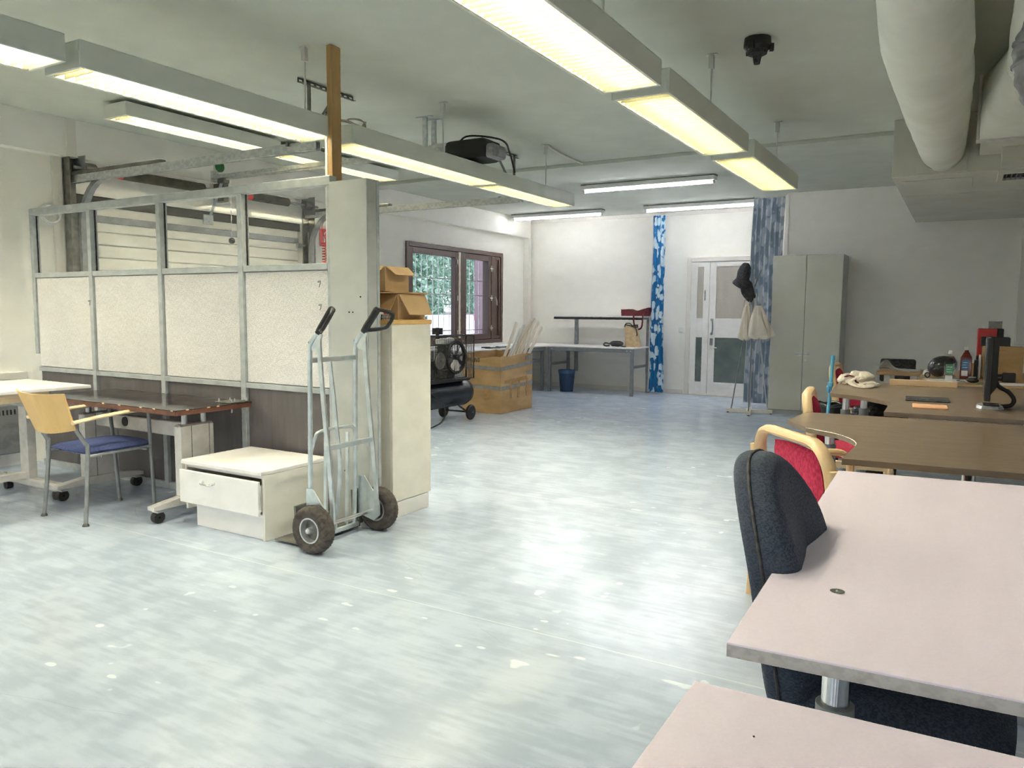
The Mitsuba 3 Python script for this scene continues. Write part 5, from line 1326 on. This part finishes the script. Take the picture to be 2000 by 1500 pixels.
s_ = 1.026
dk = [(-0.39, 3.25), (1.05, 3.36), (1.05, 4.80), (0.3, 4.765), (-0.765, 4.70), (-0.795, 4.30), (-0.66, 4.05), (-0.581, 3.99), (-0.532, 3.955), (-0.495, 3.92), (-0.461, 3.873), (-0.425, 3.81), (-0.400, 3.745), (-0.385, 3.68), (-0.381, 3.61)]
dk = [(x * s_, y * s_) for x, y in dk]
k = thing('dark_desk', 'dark brown desk with a curved bite in its left edge, beside the crimson chair', 'desk')
slab(k, 'top', dk, 0.715, 0.025, 'm_desk_dark', 'm_desk_dark')
part(k, 'curve_edging', tube([(x, y, 0.7135) for x, y in dk[6:15]], 0.0022, 6), 'm_pale_wood', True)
column_leg(k, 0.05, 3.75, 0.69); column_leg(k, 0.70, 4.5, 0.69); column_leg(k, -0.62, 4.60, 0.69, (1, 0), 0.3)
part(k, 'crossbeam', box(0.0, 0.8, 4.05, 4.09, 0.58, 0.64), 'm_black')
part(k, 'cable_tray', box(-0.30, 0.55, 3.50, 3.62, 0.57, 0.60), 'm_black')
d2 = [(-0.377, 4.925), (0.31, 4.955), (1.10, 4.99), (1.10, 7.10), (0.0, 7.06), (-0.885, 7.0), (-0.812, 5.93), (-0.80, 5.885), (-0.732, 5.835), (-0.665, 5.80), (-0.60, 5.76), (-0.53, 5.70), (-0.46, 5.61), (-0.41, 5.53), (-0.385, 5.44)]
k = thing('dark_desk', 'second dark brown curved desk, carrying the monitor and the pine block', 'desk')
slab(k, 'top', d2, 0.735, 0.026, 'm_desk_dark', 'm_desk_dark')
column_leg(k, -0.735, 6.20, 0.709, (0, 1), 0.4); column_leg(k, -0.625, 6.35, 0.709, (0, 1), 0.3); column_leg(k, 0.6, 5.9, 0.709)
k = thing('wooden_table', 'light brown wooden table by the right back wall, crowded with boxes and bottles', 'table')
part(k, 'top', box(-0.33, 1.30, 7.17, 9.05, 0.705, 0.735), 'm_table_wood')
for x, y in ((-0.26, 7.25), (1.2, 7.25), (-0.26, 8.95), (1.2, 8.95)):
    part(k, 'leg', box(x - 0.025, x + 0.025, y - 0.025, y + 0.025, 0, 0.705), 'm_pale_steel')
k = thing('side_table', 'small light wooden table with a grey leg, covered with plastic film', 'table')
part(k, 'top', box(-0.73, -0.335, 8.36, 9.0, 0.705, 0.735), 'm_table_wood')
for x, y in ((-0.63, 8.42), (-0.40, 8.42), (-0.63, 8.92), (-0.40, 8.92)):
    part(k, 'leg', box(x - 0.03, x + 0.03, y - 0.02, y + 0.02, 0, 0.705), 'm_pale_steel')


def film(u, v):
    x, y = -0.75 + 0.40 * u, 8.38 + 0.5 * v
    h = 0.075 * math.exp(-((u - 0.22) ** 2) / 0.03) + 0.02
    p = np.array([x * 14, y * 14, 1.0])
    return (x, y, 0.739 + h * (0.4 + 0.9 * float(meshkit.noise(p, 5))) * math.sin(PI * min(1, 0.12 + v)) ** 0.5)


fm, _ = grid(film, 26, 22)
single('plastic_film', fm, 'm_plastic_film', 'crumpled clear plastic film lying on the small wooden side table', 'plastic film', 30)

# ------------------------------------------------------------------ things on the desks
single('pine_block', box(-0.495, -0.02, 6.86, 6.905, 0.7355, 0.782, 0.002), 'm_pine', 'long pine batten lying on edge at the back of the dark desk', 'wood block')
k = thing('tablet', 'closed black flat device lying on the dark desk behind the orange folder', 'tablet')
part(k, 'body', xf(rbox(-0.13, 0.13, -0.105, 0.105, 0, 0.014, 0.0068, 8), (-0.185, 5.76, 0.7355), 0.05), 'm_black_soft', 40)
part(k, 'edge_line', xf(box(-0.128, 0.128, -0.1055, -0.1035, 0.006, 0.008, 0), (-0.185, 5.76, 0.7355), 0.05), 'm_grey_steel')
k = thing('orange_folder', 'small orange folder lying on the dark desk in front of the black device', 'folder')
part(k, 'cover', xf(box(-0.095, 0.095, -0.10, 0.10, 0, 0.009, 0.002), (-0.155, 5.33, 0.7355), 0.06), 'm_orange')
k = thing('monitor', 'black computer monitor seen edge-on with a curved arm and silver foot on the dark desk', 'monitor')
part(k, 'panel', rbox(0.125, 0.158, 5.32, 5.76, 0.79, 1.17, 0.008, 6), 'm_black', 40)
part(k, 'screen', box(0.1235, 0.1255, 5.335, 5.745, 0.81, 1.155, 0), 'm_black_gloss')
part(k, 'rear_housing', hull([(0.157, y, z) for y in (5.34, 5.74) for z in (0.83, 1.16)] + [(0.188, y, z) for y in (5.40, 5.68) for z in (0.87, 1.13)]), 'm_black')
part(k, 'arm', tube(bez([(0.178, 5.54, 0.93), (0.20, 5.54, 0.87), (0.255, 5.54, 0.835), (0.285, 5.54, 0.79), (0.27, 5.54, 0.755), (0.22, 5.54, 0.745)], 30), 0.022, 8, sx=0.55, sy=1.5, up=(0, 0, 1)), 'm_black', True)
ft = [(0.09, 5.46), (0.115, 5.41), (0.205, 5.41), (0.235, 5.46), (0.235, 5.60), (0.205, 5.65), (0.115, 5.65), (0.09, 5.60)]
part(k, 'foot', hull([(x, y, 0.7355) for x, y in ft] + [(0.165 + (x - 0.165) * 0.9, 5.53 + (y - 5.53) * 0.9, 0.752) for x, y in ft]), 'm_silver')
part(k, 'foot_inlay', box(0.125, 0.21, 5.45, 5.61, 0.751, 0.757), 'm_black')


def crumple(c, s, seed, mat, name, label, cat_, amp=0.35, n=24):
    v, f = ball((0, 0, 0), 1, n)
    d = v * (1 + amp * (meshkit.noise(v * 2.4, seed) - 0.5)[:, None] + 0.22 * (meshkit.noise(v * 6.5, seed + 1) - 0.5)[:, None])
    v = d * np.array(s)
    v[:, 2] = np.maximum(v[:, 2], -s[2] * 0.45) + s[2] * 0.45
    return v + np.array(c), f


k = thing('cloth_bag', 'crumpled cream cloth bag lying on the left end of the dark desk', 'bag')
part(k, 'body', cat(crumple((-0.70, 6.72, 0.736), (0.105, 0.20, 0.075), 3, 0, 0, 0, 0), crumple((-0.635, 6.60, 0.736), (0.085, 0.13, 0.03), 8, 0, 0, 0, 0), crumple((-0.80, 6.80, 0.736), (0.075, 0.14, 0.055), 12, 0, 0, 0, 0)), 'm_canvas', 40)
part(k, 'strap', tube(bez([(-0.72, 6.55, 0.80), (-0.74, 6.42, 0.77), (-0.67, 6.38, 0.748), (-0.60, 6.42, 0.748), (-0.585, 6.58, 0.75), (-0.59, 6.72, 0.76)], 26), 0.012, 6, sx=0.5, sy=1.4), 'm_canvas', True)
part(k, 'strap', tube(bez([(-0.80, 6.66, 0.80), (-0.765, 6.60, 0.815), (-0.72, 6.58, 0.80), (-0.70, 6.52, 0.77)], 14), 0.012, 6, sx=0.5, sy=1.4), 'm_red_bag', True)


def bottle(x, y, z, h, r, label, liquid, lab_mat, fill):
    t = thing('bottle', label, 'bottle')
    sq = [(0.9 * r, -r), (r, -0.9 * r), (r, 0.9 * r), (0.9 * r, r), (-0.9 * r, r), (-r, 0.9 * r), (-r, -0.9 * r), (-0.9 * r, -r)]
    body = hull([(x + a, y + b, z + q) for a, b in sq for q in (0.0, h * 0.66)] + [(x + 0.45 * a, y + 0.45 * b, z + h * 0.84) for a, b in sq])
    part(t, 'body', body, liquid, 40)
    part(t, 'neck', rod((x, y, z + h * 0.84), (x, y, z + h * 0.90), r * 0.36, 14), liquid, 40)
    part(t, 'cap', lathe([(0.001, h * 0.90), (r * 0.44, h * 0.90), (r * 0.42, h), (0.001, h)], 16, (x, y, z)), 'm_white_gloss', 40)
    part(t, 'label', box(x - 0.75 * r, x + 0.45 * r, y - r - 0.0012, y - r - 0.0002, z + h * 0.30, z + h * 0.60, 0), lab_mat)
    part(t, 'white_label', box(x - 0.75 * r, x + 0.35 * r, y - r - 0.0012, y - r - 0.0002, z + h * 0.10, z + h * 0.27, 0), 'm_paper')
    for i in range(3):
        part(t, 'label_line', box(x - 0.6 * r, x + (0.3 - 0.2 * (i % 2)) * r, y - r - 0.0018, y - r - 0.0012, z + h * (0.36 + 0.075 * i), z + h * (0.375 + 0.075 * i), 0), 'm_silver')


bottle(-0.078, 7.245, 0.7355, 0.275, 0.046, 'clear plastic bottle with a green label behind the pine batten', 'm_glass', 'm_label_green', 1)
bottle(0.032, 7.90, 0.7355, 0.285, 0.044, 'bottle of dark red liquid with a blue label on the wooden table', 'm_amber', 'm_label_blue', 1)
k = thing('black_helmet', 'shiny black rounded case lying on the wooden table left of the clear bottle', 'case')
v, f = ball((0, 0, 0), 1, 16, (0.115, 0.13, 0.095))
v[:, 2] = np.maximum(v[:, 2], -0.075)
part(k, 'shell', xf((v, f), (-0.155, 7.92, 0.837), 0.2, rotm((0, 1, 0), -0.35)), 'm_black_gloss', True)
part(k, 'strap', tube([(-0.262 + 0.02 * math.cos(a), 7.83, 0.762 + 0.02 * math.sin(a)) for a in np.linspace(0, 2 * PI, 16, endpoint=False)], 0.005, 6, closed=True), 'm_black', True)
single('paper_sheet', xf(box(-0.16, 0.16, -0.14, 0.14, 0, 0.002, 0), (-0.10, 7.62, 0.7355), 0.3), 'm_paper', 'white sheet of paper on the wooden table under the shiny black case', 'paper')
single('paper_bundle', crumple((-0.265, 8.25, 0.736), (0.05, 0.08, 0.035), 21, 0, 0, 0, 0), 'm_paper', 'crumpled white paper on the wooden table left of the shiny black case', 'paper', 40)
k = thing('red_printer', 'red and black box-shaped machine at the back of the wooden table', 'machine')
part(k, 'red_hood', box(0.115, 0.27, 8.42, 8.72, 0.92, 1.175, 0.006), 'm_red')
part(k, 'black_side', box(0.271, 0.32, 8.42, 8.72, 0.92, 1.175, 0.004), 'm_black')
part(k, 'black_base', box(0.115, 0.32, 8.42, 8.72, 0.7355, 0.919, 0.006), 'm_black')
single('perspex_sheet', box(0.20, 0.31, 8.60, 8.61, 1.1755, 1.245, 0.001), 'm_tape', 'thin grey sheet standing on top of the red and black machine', 'sheet')
k = thing('kraft_carton', 'plain brown carton on the wooden table right of the monitor', 'cardboard box')
part(k, 'body', box(0.155, 0.465, 8.05, 8.38, 0.7355, 1.02, 0.002), 'm_cardboard')
part(k, 'flap', box(0.150, 0.470, 8.042, 8.049, 0.955, 1.028, 0.001), 'm_cardboard')
part(k, 'print', cat(*[box(0.25 + 0.016 * i, 0.26 + 0.016 * i, 8.0405, 8.0418, 0.985, 0.999, 0) for i in range(5)]), 'm_brown_tape')
single('black_device', cat(box(0.14, 0.36, 8.06, 8.34, 1.0205, 1.105, 0.004)), 'm_black', 'flat black box lying on top of the plain brown carton', 'box')
single('white_board', box(0.132, 0.146, 8.0, 8.3, 0.7355, 0.94, 0.002), 'm_white', 'white board standing on edge against the left of the plain brown carton', 'board')
single('black_pack', box(0.095, 0.128, 7.98, 8.12, 0.7355, 0.90, 0.004), 'm_black', 'narrow black upright pack on the wooden table left of the white board', 'pack')
single('small_carton', box(0.062, 0.10, 8.25, 8.32, 0.7355, 0.86, 0.002), 'm_cardboard', 'small brown carton behind the bottle of dark red liquid', 'cardboard box')
k = thing('camera_body', 'small black camera on the wooden table in front of the plain brown carton', 'camera')
part(k, 'body', rbox(0.30, 0.40, 7.70, 7.76, 0.7355, 0.815, 0.01, 6), 'm_black', 40)
part(k, 'lens', lathe([(0.001, -0.08), (0.026, -0.08), (0.03, 0.0), (0.001, 0.0)], 18, (0.30, 7.73, 0.772), 'x'), 'm_black_gloss', 40)
k = thing('computer_mouse', 'dark oval computer mouse on the wooden table left of the monitor', 'mouse')
v, f = ball((0, 0, 0), 1, 10, (0.032, 0.055, 0.02))
part(k, 'shell', xf((v, f), (0.085, 7.50, 0.755), 0.9), 'm_black', True)
part(k, 'cable', tube(bez([(0.03, 7.52, 0.74), (-0.03, 7.60, 0.739), (0.0, 7.72, 0.739)], 12), 0.003, 5), 'm_black', True)
single('tape_roll', lathe([(0.012, 0), (0.03, 0), (0.03, 0.03), (0.012, 0.03), (0.012, 0)], 18, (0.085, 7.78, 0.7355)), 'm_silver', 'small silver roll of tape on the wooden table beside the mouse', 'tape roll', 40)
single('green_note', box(0.115, 0.155, 7.32, 7.40, 0.7355, 0.739, 0), 'm_label_green', 'small green card at the edge of the wooden table beside the monitor', 'card')
single('white_card', box(0.25, 0.34, 7.34, 7.42, 0.7355, 0.744, 0), 'm_white', 'small white box at the front edge of the wooden table right of the monitor', 'card')
single('plastic_sleeve', xf(box(-0.16, 0.16, -0.12, 0.12, 0, 0.003, 0), (0.46, 7.50, 0.7355), 0.3), 'm_paper', 'pale plastic sleeve on the wooden table at the right picture edge', 'sleeve')

# ------------------------------------------------------------------ chairs


def place(mesh, o, rz):
    return xf(mesh, o, rz)


def bent_chair(o, rz, label, arms=True):
    t = thing('bentwood_armchair', label, 'chair', 'bentwood armchairs with crimson cushions')
    P = lambda m: xf(m, (o[0], o[1], 0), rz)
    til = lambda z: -0.17 * (z - 0.45)
    W, r, zt = 0.285, 0.12, 0.80
    pts = [(-W, 0.02), (-W, 0.3), (-W, zt - r)] + [(-W + r - r * math.cos(a), zt - r + r * math.sin(a)) for a in np.linspace(0.15, PI / 2, 8)] + [(W - r + r * math.sin(a), zt - r + r * math.cos(a)) for a in np.linspace(0, PI / 2 - 0.15, 8)] + [(W, zt - r), (W, 0.3), (W, 0.02)]
    part(t, 'hoop', P(tube([(x, til(z), z) for x, z in pts], 0.026, 8, sx=1.15, sy=0.72, up=(0, 1, 0))), 'm_beech', 50)
    for s in (-1, 1):
        x = s * 0.322
        if not arms:
            part(t, 'front_leg', P(tube([(s * 0.255, 0.43, 0.0), (s * 0.255, 0.43, 0.37)], 0.021, 8)), 'm_beech', 50)
            part(t, 'side_rail', P(box(s * 0.255 - 0.012, s * 0.255 + 0.012, -0.02, 0.43, 0.36, 0.405, 0.004)), 'm_beech_x')
            continue
        part(t, 'arm_frame', P(tube(bez([(x, -0.045, 0.0), (x, -0.03, 0.35), (x, -0.05, 0.71)], 12), 0.021, 8, sx=1.1, sy=0.7, up=(0, 1, 0))), 'm_beech', 50)
        part(t, 'armrest', P(tube(bez([(x, -0.045, 0.625), (x, 0.10, 0.655), (x, 0.34, 0.660), (x, 0.41, 0.63), (x, 0.43, 0.55), (x, 0.44, 0.0)], 36), 0.021, 8, sx=0.8, sy=1.1, up=(0, 0, 1))), 'm_beech', 50)
        part(t, 'side_rail', P(box(s * 0.255 - 0.012, s * 0.255 + 0.012, -0.02, 0.43, 0.36, 0.405, 0.004)), 'm_beech_x')
    part(t, 'front_rail', P(box(-0.285, 0.285, 0.42, 0.445, 0.36, 0.405, 0.004)), 'm_beech_x')
    (bv, bf) = cushion(-0.195, 0.195, -0.19, 0.19, -0.024, 0.024, dome=0.014, taper=0.06)
    bv = np.stack([bv[:, 0], bv[:, 2], bv[:, 1]], 1)
    bv = bv @ rotm((1, 0, 0), 0.17).T + np.array([0, til(0.58) + 0.02, 0.578])
    part(t, 'back_cushion', P((bv, bf[:, ::-1])), 'm_crimson', True)
    part(t, 'back_cushion_base', P(box(-0.16, 0.16, til(0.43) + 0.01, til(0.43) + 0.03, 0.40, 0.46)), 'm_black')
    part(t, 'seat', P(cushion(-0.235, 0.235, 0.03, 0.50, 0.405, 0.465, dome=0.015)), 'm_crimson', True)
    return t


bent_chair((-0.555, 3.335), math.radians(-51), 'crimson cushioned bentwood armchair turned toward the nearer dark desk')
bent_chair((-0.79, 5.26), math.radians(-84), 'crimson cushioned bentwood chair tucked between the two dark desks', False)
bent_chair((-1.02, 8.15), math.radians(-90), 'bentwood chair mostly hidden behind the crumpled cloth bag', False)

k = thing('blue_office_chair', 'dark blue-grey upholstered office chair pushed under the white desk', 'chair')
yc, hw = 1.955, 0.248


def back_pad(u, v):
    """u round the outline in the y-z plane, v from the rear (-x) to the front (+x)."""
    a = 2 * PI * u
    c_, s_ = math.cos(a), math.sin(a)
    ex_ = 3.0 if s_ > 0 else 3.0 + 5.0 * min(1, -s_ * 4)
    m_ = (abs(c_) ** ex_ + abs(s_) ** ex_) ** (-1 / ex_)
    z = 0.69 + (0.262 if s_ > 0 else 0.29) * s_ * m_
    w_ = hw * (1.0 - 0.42 * max(0, (z - 0.69) / 0.272) ** 2.4)
    y = yc + w_ * c_ * m_
    th = 0.046
    q = 2 * v - 1
    k_ = 0.0 if v in (0.0, 1.0) else (1.0 - 0.30 * max(0.0, q) ** 2.0 - 0.10 * max(0.0, -q) ** 4)
    h = (z - 0.69) / 0.272
    xm = -0.352 - 0.045 * h - 0.030 * max(0, h) ** 2 + 0.30 * (y - yc) ** 2
    zz = 0.69 + (z - 0.69) * k_; yy = yc + (y - yc) * k_
    if k_ == 0.0:
        xm = -0.352
    return (xm + (0.053 if q < 0 else 0.060) * math.sin(q * PI / 2) + (0.004 if v == 1.0 else 0.0), yy, zz)


bm, _ = grid(back_pad, 65, 21)
part(k, 'backrest', bm, 'm_blue_grey', 60)
for v_ in (0.40,):
    part(k, 'piping', tube([np.array(back_pad(i / 60, v_)) * 1.0 for i in range(60)], 0.0045, 6, closed=True), 'm_black_soft', True)
(sv, sf_) = cushion(-0.33, 0.145, 1.71, 2.24, 0.395, 0.475, dome=0.015)
part(k, 'seat', (sv, sf_), 'm_blue_grey', True)
part(k, 'seat_shell', box(-0.28, 0.09, 1.77, 2.18, 0.375, 0.40, 0.01), 'm_black')
part(k, 'back_bracket', tube(bez([(-0.15, yc, 0.375), (-0.27, yc, 0.378), (-0.32, yc, 0.41), (-0.33, yc, 0.50)], 20), 0.022, 8, sx=0.5, sy=1.3), 'm_black', True)
part(k, 'gas_column', cat(rod((-0.10, yc, 0.09), (-0.10, yc, 0.30), 0.026, 14), rod((-0.10, yc, 0.29), (-0.10, yc, 0.385), 0.016, 14)), 'm_black', 40)
for i in range(5):
    a = 0.4 + i * 2 * PI / 5
    e = (-0.10 + 0.29 * math.cos(a), yc + 0.29 * math.sin(a))
    part(k, 'base_arm', bar((-0.10, yc, 0.10), (*e, 0.07), 0.04, 0.03), 'm_black')
    part(k, 'caster', cat(lathe([(0.002, -0.024), (0.026, -0.024), (0.03, -0.01), (0.03, 0.01), (0.026, 0.024), (0.002, 0.024)], 16, (*e, 0.03), 'x'), rod((*e, 0.03), (*e, 0.07), 0.008, 8)), 'm_black', 40)

k = thing('black_office_chair', 'black office chair standing behind the film-covered side table', 'chair')
part(k, 'backrest', xf(rbox(-0.18, 0.18, -0.025, 0.025, 0, 0.26, 0.024, 8), (-0.62, 9.62, 0.545), 0.05, rotm((1, 0, 0), -0.08)), 'm_black_soft', 40)
part(k, 'seat', cushion(-0.86, -0.40, 9.10, 9.56, 0.45, 0.52, dome=0.01), 'm_black_soft', True)
part(k, 'bracket', bar((-0.62, 9.5, 0.47), (-0.62, 9.64, 0.60), 0.05, 0.012, up=(1, 0, 0)), 'm_black')
part(k, 'gas_column', rod((-0.62, 9.34, 0.08), (-0.62, 9.34, 0.47), 0.022, 12), 'm_chrome', 40)
for i in range(5):
    a = i * 2 * PI / 5
    e = (-0.62 + 0.26 * math.cos(a), 9.34 + 0.26 * math.sin(a))
    part(k, 'base_arm', bar((-0.62, 9.34, 0.09), (*e, 0.065), 0.04, 0.03), 'm_black')
    part(k, 'caster', ball((*e, 0.03), 0.03, 8), 'm_black', True)

# ------------------------------------------------------------------ baskets and pole by the desks
k = thing('waste_basket', 'black round waste basket lined with a bag, left of the curved dark desk', 'bin')
part(k, 'body', lathe([(0.001, 0.004), (0.10, 0.0), (0.128, 0.50), (0.120, 0.50), (0.095, 0.01), (0.001, 0.01)], 26, (-0.965, 7.22, 0)), 'm_black', 40)
part(k, 'bag_rim', tube([(-0.965 + 0.128 * math.cos(a), 7.22 + 0.128 * math.sin(a), 0.505 + 0.01 * math.sin(5 * a)) for a in np.linspace(0, 2 * PI, 30, endpoint=False)], 0.017, 8, closed=True), 'm_black_gloss', True)
k = thing('waste_basket', 'black bin with a glossy rumpled bag under the second dark desk', 'bin')
part(k, 'body', lathe([(0.001, 0.004), (0.14, 0.0), (0.18, 0.50), (0.172, 0.50), (0.135, 0.01), (0.001, 0.01)], 26, (-0.545, 6.66, 0)), 'm_black', 40)
part(k, 'bag', crumple((-0.545, 6.66, 0.46), (0.195, 0.19, 0.10), 31, 0, 0, 0, 0, 0.5, 26), 'm_black_gloss', 25)
k = thing('blue_pole', 'blue plastic pole with a light blue clip standing at the corner of the dark desk', 'pole')
part(k, 'shaft', tube(bez([(-0.905, 6.30, 0.0), (-0.885, 6.36, 0.45), (-0.875, 6.40, 0.72), (-0.868, 6.40, 0.95)], 20), 0.013, 10), 'm_sky_blue', True)
part(k, 'top_rim', lathe([(0.010, 0.0), (0.0165, 0.0), (0.0165, 0.035), (0.010, 0.035), (0.010, 0.0)], 14, (-0.868, 6.40, 0.945)), 'm_sky_blue', 40)
part(k, 'clip', cat(rbox(-0.895, -0.855, 6.375, 6.42, 0.735, 0.775, 0.012, 8), box(-0.90, -0.88, 6.37, 6.395, 0.69, 0.745, 0.005)), 'm_sky_blue', 40)
